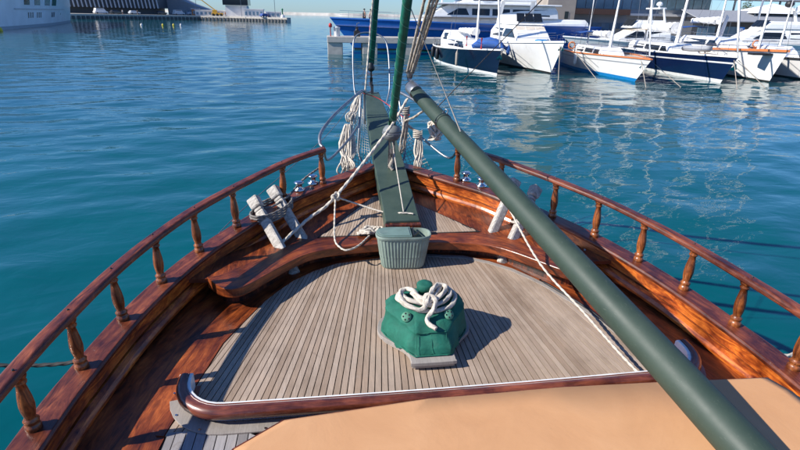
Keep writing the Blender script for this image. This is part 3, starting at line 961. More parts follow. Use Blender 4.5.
# ================================================================ BASKET
bk = thing('laundry_basket', 'grey green ribbed plastic basket with half lid standing before the curved beam', 'basket', (-.015, 3.93, zd(3.93)+.002))
bk.scale = (.9, .9, .92)
def stad(hx, hy, n=40, ribs=0, amp=0):
    P = []
    r = hy
    per = []
    # superellipse ring
    for k in range(n):
        t = 2*PI*k/n
        c_, s_ = math.cos(t), math.sin(t)
        x = hx*math.copysign(abs(c_)**(.42), c_); y = hy*math.copysign(abs(s_)**(.75), s_)
        P.append((x, y))
    return P
N = 160
base = stad(1, 1, N)
def bring(hx, hy, z, amp=0):
    out_ = []
    P = [(x*hx, y*hy) for x, y in base]
    L_ = [0]
    for i in range(1, N): L_.append(L_[-1]+math.dist(P[i], P[i-1]))
    for i, (x, y) in enumerate(P):
        k = 1+(amp/.1 if i % 4 < 2 else 0)
        out_.append(V((x+(amp if i % 4 < 2 else 0)*(1 if x > 0 else -1)*min(1, abs(x)/hx), y+(amp if i % 4 < 2 else 0)*(1 if y > 0 else -1), z)))
    return out_
# even perimeter resampling for the ribs
import bisect
def even(hx, hy):
    P = [(x*hx, y*hy) for x, y in stad(1, 1, 720)]
    L_ = [0]
    for i in range(1, 721): L_.append(L_[-1]+math.dist(P[i % 720], P[i-1]))
    out_ = []
    for k in range(N):
        s_ = L_[-1]*k/N; i = min(bisect.bisect_right(L_, s_)-1, 719)
        t = (s_-L_[i])/max(1e-9, L_[i+1]-L_[i]); a, b = P[i], P[(i+1) % 720]
        out_.append((a[0]+(b[0]-a[0])*t, a[1]+(b[1]-a[1])*t))
    return out_
def rr_(hx, hy, z, amp):
    P = even(hx, hy); out_ = []
    for i, (x, y) in enumerate(P):
        a, b = P[i-1], P[(i+1) % N]
        t = V((b[0]-a[0], b[1]-a[1], 0)).normalized(); nn = V((t.y, -t.x, 0))
        out_.append(V((x, y, z))+nn*(amp if i % 4 < 2 else 0))
    return out_
prof = [(.2, .088, .0, 0), (.205, .092, .012, 0), (.207, .093, .015, .004), (.222, .1, .115, .004), (.223, .1005, .118, .0055), (.225, .1015, .128, .0055), (.226, .102, .131, .004), (.25, .113, .295, .004), (.251, .114, .3, 0), (.262, .122, .302, 0), (.266, .125, .318, 0), (.262, .123, .332, 0), (.252, .115, .332, 0), (.248, .112, .31, 0), (.205, .09, .01, 0)]
mb = MB(); vs = []
for a in prof: vs += rr_(*a)
fs = []
for i in range(len(prof)-1):
    for k in range(N):
        k2 = (k+1) % N; fs.append((i*N+k, i*N+k2, (i+1)*N+k2, (i+1)*N+k))
fs.append(tuple(range(N)))
fs.append(tuple((len(prof)-1)*N+k for k in range(N)))
mb.add(vs, fs, None, 0, False)
mb.build('basket_body', 'basket', bk)
mb = MB()
P = [(x, y) for x, y in even(.252, .116) if x < .08]
P = sorted(P, key=lambda p: math.atan2(p[1], p[0]-(-.02)))
mb.prism(P, .334, .345); mb.prism([(x*.9-.008, y*.86) for x, y in P], .3455, .351)
mb.build('basket_lid', 'basket_lid', bk, bevel=.003)
mb = MB(); mb.beam((.09, -.1, .339), (.15, .0, .339), .012, .02); mb.beam((.09, -.1, .341), (.1, .1, .341), .01, .018); mb.build('lid_hinge', 'black', bk)
bk.rotation_euler.z = -.05

# ================================================================ GREEN BOOM
A = V((.209, 5.075, 1.64)); B = V((1.162, 1.755, .571)); B2 = A+(B-A)*1.1
bo = thing('sail_boom', 'long dark green round boom slanting across the deck from the bow to the lower right', 'boom', A)
mb = MB(); K = 24
mb.tube([(B2-A)*(k/K) for k in range(K+1)], .08, 32, rs=[(.064+.04*k/K) for k in range(K+1)])
mb.build('spar', 'green_paint', bo)
d = (B2-A).normalized()
mb = MB(); mb.tube([d*-.05, d*-.02, d*.1, d*.105], .06, 24, rs=[.052, .066, .0675, .0655]); mb.build('end_ferrule', 'galv', bo)
mb = MB(); mb.tube([d*.69, d*.72], .078, 24); mb.build('spar_band', 'galv', bo)
mb = MB(); mb.tube([d*.69+V((0, 0, .07)), d*.70+V((.02, 0, .11)), d*.71+V((.04, 0, .1)), d*.70+V((.03, 0, .065))], .008, 6); mb.build('band_eye', 'galv', bo)

# ================================================================ STAYS AND LINES
def stay_dir(p, y_z=-.85): return p
def sleeve(name, label, p0, slope, zt, r, cat='forestay'):
    p0 = V(p0); p1 = p0+V((slope[0], slope[1], 1))*(zt-p0.z)
    t = thing(name, label, cat, p0)
    mb = MB(); D = p1-p0
    K = 60
    pts = [D*(k/K) for k in range(K+1)]
    mb.tube(pts, r, 14, rs=[r*(1+.05*mn.noise(V((k*1.7, 1, r*40)))) for k in range(K+1)])
    mb.build('green_sleeve', 'sleeve', t)
    a, b = frame(D); mb = MB(); hp_ = []
    turns = D.length/.17
    for k in range(int(turns*14)):
        th = 2*PI*k/14; f_ = k/(turns*14)
        hp_.append(D*f_+(a*math.cos(th)+b*math.sin(th))*(r*1.02))
    mb.tube(hp_, r*.09, 4, cap=False); mb.build('seam_tape', 'sleeve_seam', t)
    return t, D
t1, D1 = sleeve('forestay', 'outer forestay wrapped in green tape, ending in a black turnbuckle at the bowsprit tip', (.01, 7.62, 1.66), (0.0, -.87), 7.5, .046)
mb = MB(); mb.lathe([(.02, -.02), (.05, 0), (.055, .04), (.04, .07), (.045, .1), (.02, .12)], 12, (0, .0, -.1)); mb.build('turnbuckle', 'black', t1)
mb = MB(); mb.tube([(0, -.02, -.1), (0, -.04, -.34)], .012, 8); mb.tube([(0, -.035, -.2), (0, -.04, -.3)], .02, 8); mb.build('stay_rod', 'dark_metal', t1)
t2, D2 = sleeve('forestay', 'inner forestay wrapped in thick green tape above a round black deadeye', (.03, 5.2, 1.25), (-.016, -.87), 6.5, .039)
t2.scale = (1, 1, 1)
mb = MB(); mb.lathe([(.03, -.17), (.07, -.15), (.095, -.11), (.1, -.085), (.085, -.08), (.1, -.075), (.095, -.05), (.07, -.015), (.04, 0)], 18); mb.build('deadeye', 'block_grey', t2)
mb = MB(); mb.lathe([(.085, -.09), (.103, -.086), (.103, -.076), (.085, -.072)], 18); mb.build('deadeye_strop', 'galv', t2)
mb = MB()
for dx in (-.02, .02): mb.tube([(dx, 0, -.15), (dx*1.4, -.01, -.46)], .013, 8)
mb.box((0, 0, -.3), (.03, .03, .1))
mb.build('deadeye_lashing', 'rope_grey', t2)
mb = MB(); mb.tube([(0, -.02, -.3), (.01, -.04, -.36), (-.02, -.03, -.43), (.01, -.04, -.47)], .022, 6); mb.build('lashing_knot', 'rope_old', t2)

rope_thing('halyard', 'thin cream rope rising straight up beside the outer forestay', [(-.17, 6.7, 1.05), (-.13, 6.6, 1.6), (-.06, 6.3, 2.6), (0, 3, 6.2)], .011, smooth=3)
rope_thing('signal_line', 'thin white cord hanging straight down from the black deadeye to the bowsprit', [(.03, 5.16, 1.08), (.03, 5.0, 1.0), (.045, 4.35, .61)], .0055, smooth=1, twist=False)
rope_thing('halyard', 'thin white line running down from the top of the view to the green boom', [(-.03, 4.5, 2.6), (.43, 3.93, 1.45)], .007, smooth=1, twist=False)
rope_thing('halyard', 'thin grey line leading from the boom ring up to the right past the moored yachts', [(.335, 4.4, 1.57), (1.02, 3.72, 2.55)], .0045, 'rope_grey', smooth=1, twist=False)
# topping tackle
tk = thing('topping_tackle', 'bundle of beige ropes hauling up the end of the green boom', 'tackle', (.22, 5.3, 1.7))
for k, (a, b) in enumerate([((-.03, 0), (-.05, .02)), ((.0, .03), (.0, -.03)), ((.03, 0), (.05, 0)), ((.01, -.03), (.02, .04))]):
    P = resample([V((a[0], a[1], .06)), V((a[0]*1.6+.07+b[0]*.2, a[1]-.64, .75)), V((b[0]+.3, -2.6+b[1], 3.0))], .02)
    mb = MB(); mb.tube(P, .014, 7, lobes=3, pitch=.14, amp=.15); mb.build('tackle_rope', 'rope_old', tk)
mb = MB(); mb.tube([(0, .02, -.02), (0, .01, .05), (0, 0, .1)], .035, 8, rs=[.02, .036, .02]); mb.build('tackle_block', 'galv', tk)

# taut line with knot, running to the port bitts
rope_thing('mooring_line', 'taut beige rope from the boom end down to the port mooring posts', [(.2, 5.3, 1.5), (-.03, 5.05, 1.22), (-.58, 4.53, .71), (-.83, 4.35, .57), (-1.06, 4.1, .45)], .0135, 'rope', smooth=4)
K0 = V((-.58, 4.53, .71))
kn = [K0+V((.035*math.cos(t*1.3), .03*math.sin(t*2.1), .035*math.sin(t*1.7))) for t in [i*.55 for i in range(22)]]
rope_thing('rope_knot', 'lumpy knot tied in the middle of the taut beige rope', kn, .009, 'rope', 'knot', smooth=4)
rope_thing('hanging_line', 'slack cream rope hanging from the knot and looping over the curved beam', [tuple(K0), (-.595, 4.3, .58), (-.6, 4.08, .475), (-.56, 3.96, .452), (-.5, 3.9, .45), (-.4, 3.98, .45), (-.29, 4.17, .455)], .0075, 'rope', smooth=6)
rope_thing('hanging_line', 'slack cream rope drooping from the knot to the foot of the bowsprit', [tuple(K0), (-.36, 4.55, .62), (-.17, 4.45, .585), (-.04, 4.38, .585), (.02, 4.33, .606), (.08, 4.32, .606), (.13, 4.3, .605)], .0075, 'rope', smooth=6)
# tangled coil
pts = []
for i in range(46):
    t = i*.83
    pts.append(V((-.27+.11*math.cos(t)*(.6+.4*math.sin(i*1.9))+.02*math.sin(i), 4.25+.09*math.sin(t*1.1)*(.6+.4*math.cos(i*2.3)), .465+.0006*i+.012*math.sin(i*2.7))))
rope_thing('rope_coil', 'small tangled cream rope heap on the bow planks left of the bowsprit foot', pts, .009, 'rope', 'rope coil', smooth=6)

# hanging hanks
def hank(name, label, top, bot, w_, n, mat, r=.011, seed=1, wraps=(.16,)):
    rnd = random.Random(seed); top, bot = V(top), V(bot)
    t = thing(name, label, 'rope hank', bot)
    for k in range(n):
        ox, oy = rnd.uniform(-1, 1)*w_, rnd.uniform(-.6, .6)*w_
        ex = rnd.uniform(-1, 1)*w_*1.4; ey = rnd.uniform(-.5, .5)*w_
        dz = rnd.uniform(-.03, .06)
        m = top.lerp(bot, .5)
        P = catmull([top+V((ox*.3, oy*.3, 0)), top.lerp(bot, .25)+V((ox*.8, oy, 0)), m+V((ox, oy, 0)), bot+V((ex*.9, ey, .08+dz)), bot+V((ex*.7+.012, ey, dz)), bot+V((ex*.5+.03, ey, .07+dz)), m+V((ox+.025, oy, 0)), top+V((ox*.3+.02, oy*.3, 0))], 6)
        mb = MB(); mb.tube([p-bot for p in resample(P, .014)], r, 7, lobes=3, pitch=.1, amp=.16); mb.build('rope_turn', mat, t)
    # wraps
    for c_ in wraps:
        mb = MB(); p0 = top.lerp(bot, c_)-bot
        P = [p0+V((math.cos(a)*(w_*1.25), math.sin(a)*w_*1.0, a*.0035)) for a in [i*.4 for i in range(64)]]
        mb.tube(P, r*.9, 6); mb.build('wrap', mat, t)
    return t
hank('rope_hank', 'fat beige rope hank hanging on the port side of the bow rail', (-.40, 6.1, 1.08), (-.45, 5.75, .58), .085, 15, 'rope', .0095, seed=3, wraps=())
hank('rope_hank', 'slim beige rope hank hanging upright just right of the bowsprit', (.37, 5.57, 1.1), (.34, 5.4, .66), .04, 10, 'rope', .008, seed=5)
hank('rope_hank', 'shaggy grey rope ends hanging behind the inner forestay', (.24, 5.6, 1.36), (.2, 5.6, .86), .03, 6, 'rope_old', .009, seed=8)
hank('rope_hank', 'short rope bundle lashed over the port bow rail near the bowsprit', (-.24, 6.5, 1.36), (-.36, 6.2, 1.05), .05, 9, 'rope', .009, seed=11, wraps=())
# whitish bundle under the boom
pts = []
for i in range(60):
    t = i*.9; pts.append(V((.47+.075*math.cos(t)*(.6+.4*math.sin(i*1.3)), 5.1+.06*math.sin(t*1.3), 1.2+.09*math.sin(i*.61)*1.0)))
rope_thing('rope_bundle', 'whitish tangled rope bundle slung beneath the far end of the boom', pts, .012, 'rope', 'rope bundle', smooth=5)
rope_thing('lashing', 'beige lashing strung sideways from the boom end to the hanging rope hanks', [(.46, 5.1, 1.33), (.4, 5.3, 1.38), (.3, 5.45, 1.28), (.22, 5.6, 1.2), (.32, 5.6, 1.12), (.38, 5.56, 1.1)], .012, 'rope_old', 'lashing', smooth=6)
rope_thing('red_cord', 'thin red and white cord tied across the bowsprit tip', [(-.22, 6.5, 1.4), (.0, 6.5, 1.33), (.15, 6.3, 1.25), (.25, 5.9, 1.2), (.26, 5.5, 1.3)], .005, 'red', 'cord', smooth=5, twist=False)
rope_thing('lashing', 'dark cord crossing over the green bowsprit below the deadeye', [(.3, 5.4, .75), (.12, 5.35, .56), (-.1, 5.1, .42), (-.12, 5.0, .3)], .006, 'rope_dark', 'lashing', smooth=5, twist=False)
# grey rope wound round the port bitts
pts = []
for k in range(4):
    z = .60+k*.024
    pts += [V((-1.32, 4.28, z-.035)), V((-1.18, 4.25, z-.02)), V((-1.03, 4.42, z+.0)), V((-.99, 4.58, z+.02)), V((-1.12, 4.66, z+.02)), V((-1.32, 4.44, z-.01))]
pts += [V((-1.15, 4.4, .68)), V((-1.0, 4.62, .72)), V((-.93, 4.84, .75)), V((-.84, 4.98, .79)), V((-.7, 5.3, .8))]
rope_thing('mooring_rope', 'thick grey mooring rope wound round the two port posts', pts, .0095, 'rope_grey', smooth=6)
rope_thing('mooring_line', 'pale cord looped on the first starboard mooring post', [(1.06, 4.2, .6), (1.14, 4.14, .58), (1.2, 4.2, .54), (1.08, 4.24, .52), (1.04, 4.16, .55), (1.16, 4.12, .53)], .009, 'rope', smooth=6)
rope_thing('deck_line', 'thin pale cord running under the boom from the posts back to the coaming', [(0.94, 4.05, 0.76), (0.94, 3.93, 0.72), (1.01, 3.4, 0.5), (1.15, 2.94, 0.36), (1.2, 2.51, 0.31), (1.22, 2.29, 0.3)], .008, 'rope', 'cord', smooth=5)
rope_thing('deck_hose', 'thin dark hose lying along the starboard edge of the well deck', [(1.1, 3.55, .27), (1.22, 3.3, .262), (1.32, 3.05, .252), (1.38, 2.75, .24), (1.42, 2.5, .228), (1.4, 2.33, .226)], .009, 'black', 'hose', smooth=6, twist=False)
rope_thing('mooring_line', 'dark mooring rope leading off the port side into the water at far left', [(-2.19, 3.2, .1), (-2.4, 3.2, .0), (-2.75, 3.22, -.03), (-3.3, 3.2, .05), (-6, 3.2, .4)], .013, 'rope_dark', smooth=5)
rope_thing('mooring_line', 'pale mooring rope leading off the starboard side near the last baluster', [(2.0, 2.25, .39), (2.35, 2.3, .36), (3.4, 2.45, .5), (9, 3.4, 1.3)], .013, 'rope', smooth=5)
rope_thing('guard_wire', 'thin grey wire strung outside the port balusters towards the bow', [(-1.75, 4.0, .38), (-1.5, 4.74, .51), (-.67, 6.0, .95), (-.3, 6.5, 1.3)], .004, 'galv', 'wire', smooth=3, twist=False)

# ================================================================ BACKGROUND BOATS
def hullpart(t, L, B, fbow, fst, rake, mats, boot=.16, stripe=None, tr=0, n=22, flare=.62, pw=1.8, dk=.06):
    """local: bow waterline at x=0, stern at x=-L; returns sheer list"""
    secs = []
    zs = [-.5, -.02, boot, boot+.02]+[None]*4
    sheer = []
    vs = []; rows = []
    for i in range(n+1):
        u = i/n                       # 0 stern .. 1 bow
        fb = fst+(fbow-fst)*u**1.8
        wt = (1-.22*((.42-u)/.42)**2) if u < .42 else (1-((u-.42)/.58)**pw)
        wt = max(wt, .0)*B/2
        levels = [-.5, -.02, boot, boot+.015, fb*.45, fb*.74, fb*.80, fb*.93, fb]
        row = []
        for z in levels:
            zz = max(0, z)/fb
            fl = 1-(1-flare)*(u**1.5)*(1-zz)**1.1-(.08*(1-zz))
            if z < -.1: fl *= .5
            x = -L*(1-u)+rake*zz*u**5-tr*zz*(1-u)**5
            if z < -.1: x -= rake*.6*u**5
            row.append(V((x, wt*fl+.015*(1-u), z)))
        rows.append(row); sheer.append(row[-1])
    m = len(rows[0])
    mb = MB()
    for side in (1, -1):
        vs = [V((p.x, side*p.y, p.z)) for r in rows for p in r]
        for j in range(m-1):
            mi = 2 if j < 1 else (1 if j in (1,) else (3 if (stripe and j == 5) else 0))
            fs = [(i*m+j, (i+1)*m+j, (i+1)*m+j+1, i*m+j+1) for i in range(n)]
            used = sorted({k for f in fs for k in f}); mp = {k: a for a, k in enumerate(used)}
            mb.add([vs[k] for k in used], [tuple(mp[k] for k in f) for f in fs], None, mi, True)
    # transom
    r0 = rows[0]
    vs = [V((p.x, p.y, p.z)) for p in r0]+[V((p.x, -p.y, p.z)) for p in r0]
    mb.add(vs, [(j, j+1, m+j+1, m+j) for j in range(m-1)], None, 0)
    mb.build('hull', list(mats)+([stripe] if stripe else []), t, fix=True)
    # deck
    mb = MB()
    vs = []
    for p in sheer: vs += [V((p.x, p.y*.99, p.z-dk)), V((p.x, -p.y*.99, p.z-dk))]
    mb.add(vs, [(2*i, 2*i+1, 2*i+3, 2*i+2) for i in range(n)])
    mb.build('deck', 'deck_pale', t)
    return sheer
def toerail(t, sheer, mat, w_=.08, h=.07, name='toe_rail'):
    for side in (1, -1):
        P = [V((p.x, side*p.y, p.z)) for p in sheer]
        mb = MB()
        st_ = []
        for i, p in enumerate(P):
            d_ = (P[min(i+1, len(P)-1)]-P[max(i-1, 0)]).normalized(); nn = V((d_.y, -d_.x, 0)).normalized()
            st_.append((p, nn, V((0, 0, 1))))
        mb.sweep(st_, [(-w_/2, -.02), (w_/2, -.02), (w_/2, h), (-w_/2, h)])
        mb.build(name, mat, t)
def house(t, x0, x1, w0, z0, z1, rf=.4, ra=.2, tw=.88, mat='gelcoat', name='cabin', w1=None, win=None, roof=None):
    """x0 aft, x1 forward; windows list (xa, xb, za, zb, slant) on both sides"""
    w1 = w1 or w0*.8
    mb = MB()
    def sec(x, w_, z): return [V((x, -w_, z)), V((x, w_, z))]
    b = [V((x0, -w0, z0)), V((x1, -w1, z0)), V((x1, w1, z0)), V((x0, w0, z0))]
    mid = [V((x0+ra*.3, -w0*.99, z0+(z1-z0)*.6)), V((x1-rf*.55, -w1*.97, z0+(z1-z0)*.6)), V((x1-rf*.55, w1*.97, z0+(z1-z0)*.6)), V((x0+ra*.3, w0*.99, z0+(z1-z0)*.6))]
    tp = [V((x0+ra, -w0*tw, z1)), V((x1-rf, -w1*tw, z1)), V((x1-rf, w1*tw, z1)), V((x0+ra, w0*tw, z1))]
    fs = [(3, 2, 1, 0)]
    for o_ in (0, 4): fs += [(o_+i, o_+(i+1) % 4, o_+4+(i+1) % 4, o_+4+i) for i in range(4)]
    fs.append((8, 9, 10, 11))
    mb.add(b+mid+tp, fs)
    h_ = mb.build(name, mat, t, bevel=.06)
    for wn in (win or []):
        xa, xb, za, zb = wn[:4]; sl = wn[4] if len(wn) > 4 else 0
        for side in (1, -1):
            def yy_(x, z):
                f_ = (x-x0)/(x1-x0); ww = w0+(w1-w0)*f_
                k = (z-z0)/(z1-z0)
                return side*(ww*(1-(1-.99)*k/.6 if k < .6 else .985-(.985-tw)*(k-.6)/.4)+.012)
            mb = MB()
            q_ = [(xa, za), (xb, za), (xb-sl, zb), (xa+abs(sl)*.3, zb)]
            f1 = [V((x, yy_(x, z), z)) for x, z in q_]; f2 = [V((p.x, p.y-side*.06, p.z)) for p in f1]
            mb.add(f1+f2, [(0, 1, 2, 3), (7, 6, 5, 4)]+[(i, (i+1) % 4, 4+(i+1) % 4, 4+i) for i in range(4)])
            mb.build('window', 'glass', h_)
    return h_
def windscreen(h_, x, w_, z0, z1, rk, mat='glass', n=3):
    for k in range(n):
        a = -w_+2*w_*k/n+.03; b = -w_+2*w_*(k+1)/n-.03
        mb = MB()
        mb.add([V((x+.02, a, z0)), V((x+.02, b, z0)), V((x-rk+.02, b*.95, z1)), V((x-rk+.02, a*.95, z1)),
                V((x-.05, a, z0)), V((x-.05, b, z0)), V((x-rk-.05, b*.95, z1)), V((x-rk-.05, a*.95, z1))],
               [(0, 1, 2, 3), (7, 6, 5, 4), (0, 4, 5, 1), (1, 5, 6, 2), (2, 6, 7, 3), (3, 7, 4, 0)])
        mb.build('windscreen_pane', mat, h_)
def guard(t, sheer, u0, u1, h=.62, every=3, name='guard_rail', z=.0):
    n = len(sheer)-1
    a, b = int(u0*n), int(u1*n)
    mb = MB()
    for side in (1, -1):
        P = [V((p.x-.05, side*max(0.02, p.y-.06), p.z+z)) for p in sheer[a:b+1]]
        for hh in (h, h*.5): mb.tube([p+V((0, 0, hh)) for p in P], .014, 5)
        for p in P[::every]: mb.tube([p, p+V((0, 0, h))], .014, 5)
    mb.build(name, 'steel', t)
def mast(t, x, z0, H, r=.1, mat='mast', lean=0, spreaders=2, stays=None, B=2, y=0):
    mb = MB(); mb.tube([(x, y, z0), (x-lean*.5, y, z0+H*.5), (x-lean, y, z0+H)], r, 10, rs=[r, r*.95, r*.6]); m = mb.build('mast', mat, t)
    for k in range(spreaders):
        zz = z0+H*(k+1)/(spreaders+1)
        mb = MB(); mb.beam((x-lean*(zz-z0)/H, y-B*.3, zz), (x-lean*(zz-z0)/H, y+B*.3, zz), .1, .04); mb.build('spreader', mat, m)
    if stays:
        mb = MB()
        for p in stays: mb.tube([(x-lean, y, z0+H-.1), p], .012, 4, cap=False)
        mb.build('rigging', 'galv', t)
    return m
def boom_sail(t, x, z, L, r=.22, mat='cover_white', boomm='mast'):
    mb = MB(); mb.tube([(x, 0, z), (x-L, 0, z+.05)], .09, 10); b = mb.build('boom', boomm, t)
    mb = MB(); K = 14
    mb.tube([(x-.05-L*.95*k/K, 0, z+.2+.03*math.sin(k*2.3)) for k in range(K+1)], r, 12, rs=[r*(1.25-.55*k/K)*(1+.08*math.sin(k*3.1)) for k in range(K+1)])
    mb.build('sail_cover', mat, t)
def furled(t, x0, z0, x1, z1, r=.09, mat='cover_white'):
    mb = MB(); K = 14
    P = [V((x0, 0, z0)).lerp(V((x1, 0, z1)), k/K) for k in range(K+1)]
    mb.tube(P, r, 8, rs=[r*(.6+.5*math.sin(PI*min(1, k/K+.15)))*(1+.06*math.sin(k*5)) for k in range(K+1)]); mb.build('furled_sail', mat, t)
def anchor(t, x, z):
    mb = MB()
    mb.beam((x-.3, 0, z-.1), (x+.1, 0, z-.28), .05, .06)
    mb.add([V((x+.12, 0, z-.2)), V((x-.1, .22, z-.55)), V((x-.18, 0, z-.62)), V((x-.1, -.22, z-.55)), V((x+.04, 0, z-.42))], [(0, 1, 4), (1, 2, 4), (2, 3, 4), (3, 0, 4), (0, 3, 2, 1)])
    mb.build('anchor', 'steel', t)
def fender(t, x, y, z, mat='cover_blue', r=.14, h=.6):
    mb = MB(); mb.lathe([(.03, -h/2-.05), (r*.7, -h/2), (r, -h/2+.1), (r, h/2-.1), (r*.6, h/2), (.03, h/2+.08)], 12, (x, y, z)); f_ = mb.build('fender', mat, t)
    mb = MB(); mb.tube([(x, y, z+h/2), (x, y*.97, z+h/2+.5)], .012, 4); mb.build('fender_line', 'rope', f_)
def moor(x0, y0, z0, label, dx=.8, dy=-3.2):
    pass
def place_rz(bow, stern):
    return math.atan2(bow[1]-stern[1], bow[0]-stern[0])

# -- navy sloop at left of the row
b_, s_ = (10.45, 33.5), (10.6, 47.5)
t = thing('moored_sailboat', 'dark navy sailboat with white waterline and blue sail bag, leftmost in the row', 'sailboat', (*b_, WZ), place_rz(b_, s_))
sh = hullpart(t, 14, 4.4, 1.62, 1.2, .5, ('navy', 'boot_white', 'antifoul'), boot=.15)
toerail(t, sh, 'boot_white')
house(t, -11.2, -4.6, 1.25, 1.15, 2.0, 1.6, .3, .8, win=[(-10.2, -8.6, 1.4, 1.82), (-8.4, -5.9, 1.4, 1.82, .7)], w1=.85)
house(t, -12.8, -10.6, 1.3, 1.15, 2.5, .7, .1, .8, 'cover_white', 'sprayhood', win=[(-12.2, -11.3, 1.8, 2.3)])
guard(t, sh, .05, .98)
mast(t, -5.6, 1.3, 17, .12, lean=.3, B=2.4, stays=[(.3, 0, 1.6), (-13.8, 0, 1.3), (-6, 2.1, 1.4), (-6, -2.1, 1.4)])
boom_sail(t, -5.8, 2.35, 5.5, .22)
furled(t, .1, 1.8, -5.5, 16.5, .07)
mb = MB(); mb.tube([(-1.2, .9, 1.65), (-1.7, .5, 1.85), (-2.2, 0, 1.95), (-2.6, -.6, 1.85), (-2.9, -1.0, 1.65)], .35, 12, rs=[.15, .33, .38, .33, .15]); mb.build('sail_bag', 'cover_blue', t)
for x in (-.7, -3.9):
    mb = MB(); mb.tube([(x, -1.0-.2*(x < -2), 1.6), (x, -1.0-.2*(x < -2), 2.3)], .06, 8); mb.build('rolled_cover', 'red', t)
anchor(t, .3, 1.6)
fender(t, -9.5, -2.2, .7, 'black', .16, .8); fender(t, -12, -2.1, .7, 'black', .16, .8); fender(t, -3.5, -1.95, .8, 'rope_old', .1, .9)

# -- white motor cruiser
def motor(label, bow, stern, L, B, fb, cover='cover_cream', group=None, fly=True, name='moored_motor_yacht', dark=False):
    t = thing(name, label, 'motor yacht', (*bow, WZ), place_rz(bow, stern), group)
    sh = hullpart(t, L, B, fb, fb*.72, 1.9, ('gelcoat', 'boot_black', 'antifoul'), boot=.12, flare=.35, pw=2.0)
    toerail(t, sh, 'gelcoat', .12, .1)
    z0 = fb*.8
    c1 = house(t, -L*.88, -L*.3, B*.40, z0, z0+1.35, 2.4, .4, .82, win=[(-L*.82, -L*.64, z0+.45, z0+1.05), (-L*.62, -L*.4, z0+.45, z0+1.05, 1.1)], w1=B*.28)
    windscreen(c1, -L*.3-.85, B*.27, z0+.5, z0+1.25, 1.3, cover)
    mb = MB(); 
    h2 = house(t, -L*.3, -L*.12, B*.24, z0+.0, z0+.45, 1.4, .0, .8, name='foredeck_trunk', w1=B*.12)
    if fly:
        f = house(t, -L*.82, -L*.46, B*.34, z0+1.352, z0+2.1, .9, .2, .9, name='flybridge', w1=B*.26)
        windscreen(f, -L*.46-.1, B*.23, z0+1.6, z0+2.2, .5)
        mb = MB(); mb.beam((-L*.8, -B*.3, z0+1.9), (-L*.76, -B*.28, z0+3.2), .35, .12); mb.beam((-L*.8, B*.3, z0+1.9), (-L*.76, B*.28, z0+3.2), .35, .12); mb.box((-L*.75, 0, z0+3.22), (.7, B*.62, .14)); ar = mb.build('radar_arch', 'gelcoat', t, bevel=.03)
        mb = MB(); mb.lathe([(.1, 0), (.1, .15), (.28, .2), (.3, .34), (.22, .48), (.05, .54)], 14, (-L*.75, .5, z0+3.3)); mb.build('radar_dome', 'gelcoat', ar)
        mb = MB(); mb.tube([(-L*.75, -.6, z0+3.3), (-L*.76, -.6, z0+5.2)], .02, 5); mb.build('antenna', 'gelcoat', ar)
    guard(t, sh, .35, .99, .6)
    anchor(t, 1.5, fb+.05)
    return t, sh
t, sh = motor('white motor cruiser with cream windscreen cover and blue fender, beside the navy sailboat', (14.75, 34.8), (15.9, 49), 13.5, 4.6, 2.15)
fender(t, -4.2, -2.05, 1.25)
mb = MB(); mb.lathe([(.06, 0), (.35, .02), (.5, .1), (.5, .16), (.3, .2)], 12, (-1.2, -.5, 2.0)); mb.build('deck_dinghy', 'boot_blue', t)

# -- white sailboat with blue waterline
b_, s_ = (18.55, 30.6), (20.9, 44.0)
t = thing('moored_sailboat', 'white sailboat with varnished toe rail and bright blue waterline stripe', 'sailboat', (*b_, WZ), place_rz(b_, s_))
sh = hullpart(t, 13.4, 4.0, 1.45, 1.2, 1.8, ('gelcoat', 'boot_blue', 'boot_blue'), boot=.2, stripe='bldg_grey')
toerail(t, sh, 'orange_wood', .1, .06)
house(t, -10.5, -4.2, 1.2, 1.1, 1.75, 1.0, .2, .85, win=[(-9.6, -8.2, 1.3, 1.6), (-7.9, -6.4, 1.3, 1.6), (-6.1, -5.2, 1.3, 1.6)], w1=.8)
guard(t, sh, .05, .98)
mast(t, -5.5, 1.2, 16, .13, lean=-1.5, B=2.2, stays=[(1.0, 0, 1.5), (-13, 0, 1.3), (-5.7, 1.9, 1.3), (-5.7, -1.9, 1.3)])
boom_sail(t, -5.8, 2.4, 5, .2)
furled(t, 1.4, 1.6, -4.1, 16.3, .06)
mast(t, -10.8, 1.2, 11, .08, lean=0, spreaders=1, B=1.6)
fender(t, -6.6, -2.0, .8, 'cover_white', .13, .7); fender(t, -11, -2.0, .8, 'cover_white', .13, .7)
anchor(t, .85, 1.45)

# -- navy ketch with white stripe
b_, s_ = (24.2, 30.2), (27.3, 46.2)
t = thing('moored_sailboat', 'long navy blue sailboat with white stripe, steel bow anchor and several masts', 'sailboat', (*b_, WZ), place_rz(b_, s_))
sh = hullpart(t, 16.2, 4.8, 1.62, 1.35, 1.2, ('navy2', 'boot_white', 'antifoul'), boot=.2, stripe='boot_white')
toerail(t, sh, 'boot_white', .1, .08)
house(t, -13, -5.2, 1.5, 1.25, 2.05, 1.6, .2, .85, win=[(-12, -10.2, 1.5, 1.85), (-9.9, -7.6, 1.5, 1.85), (-7.4, -6.3, 1.5, 1.85, .5)], w1=1.0)
guard(t, sh, .05, .99, .68)
mast(t, -7.4, 1.35, 18, .17, lean=-1.8, B=2.6, stays=[(1.2, 0, 1.6), (-16, 0, 1.5), (-7.6, 2.3, 1.4), (-7.6, -2.3, 1.4)])
boom_sail(t, -7.8, 2.9, 6.6, .34)
mast(t, -13.5, 1.35, 12, .1, spreaders=1, B=2)
furled(t, 1.0, 1.9, -6.0, 18.5, .07)
anchor(t, 1.1, 1.45)

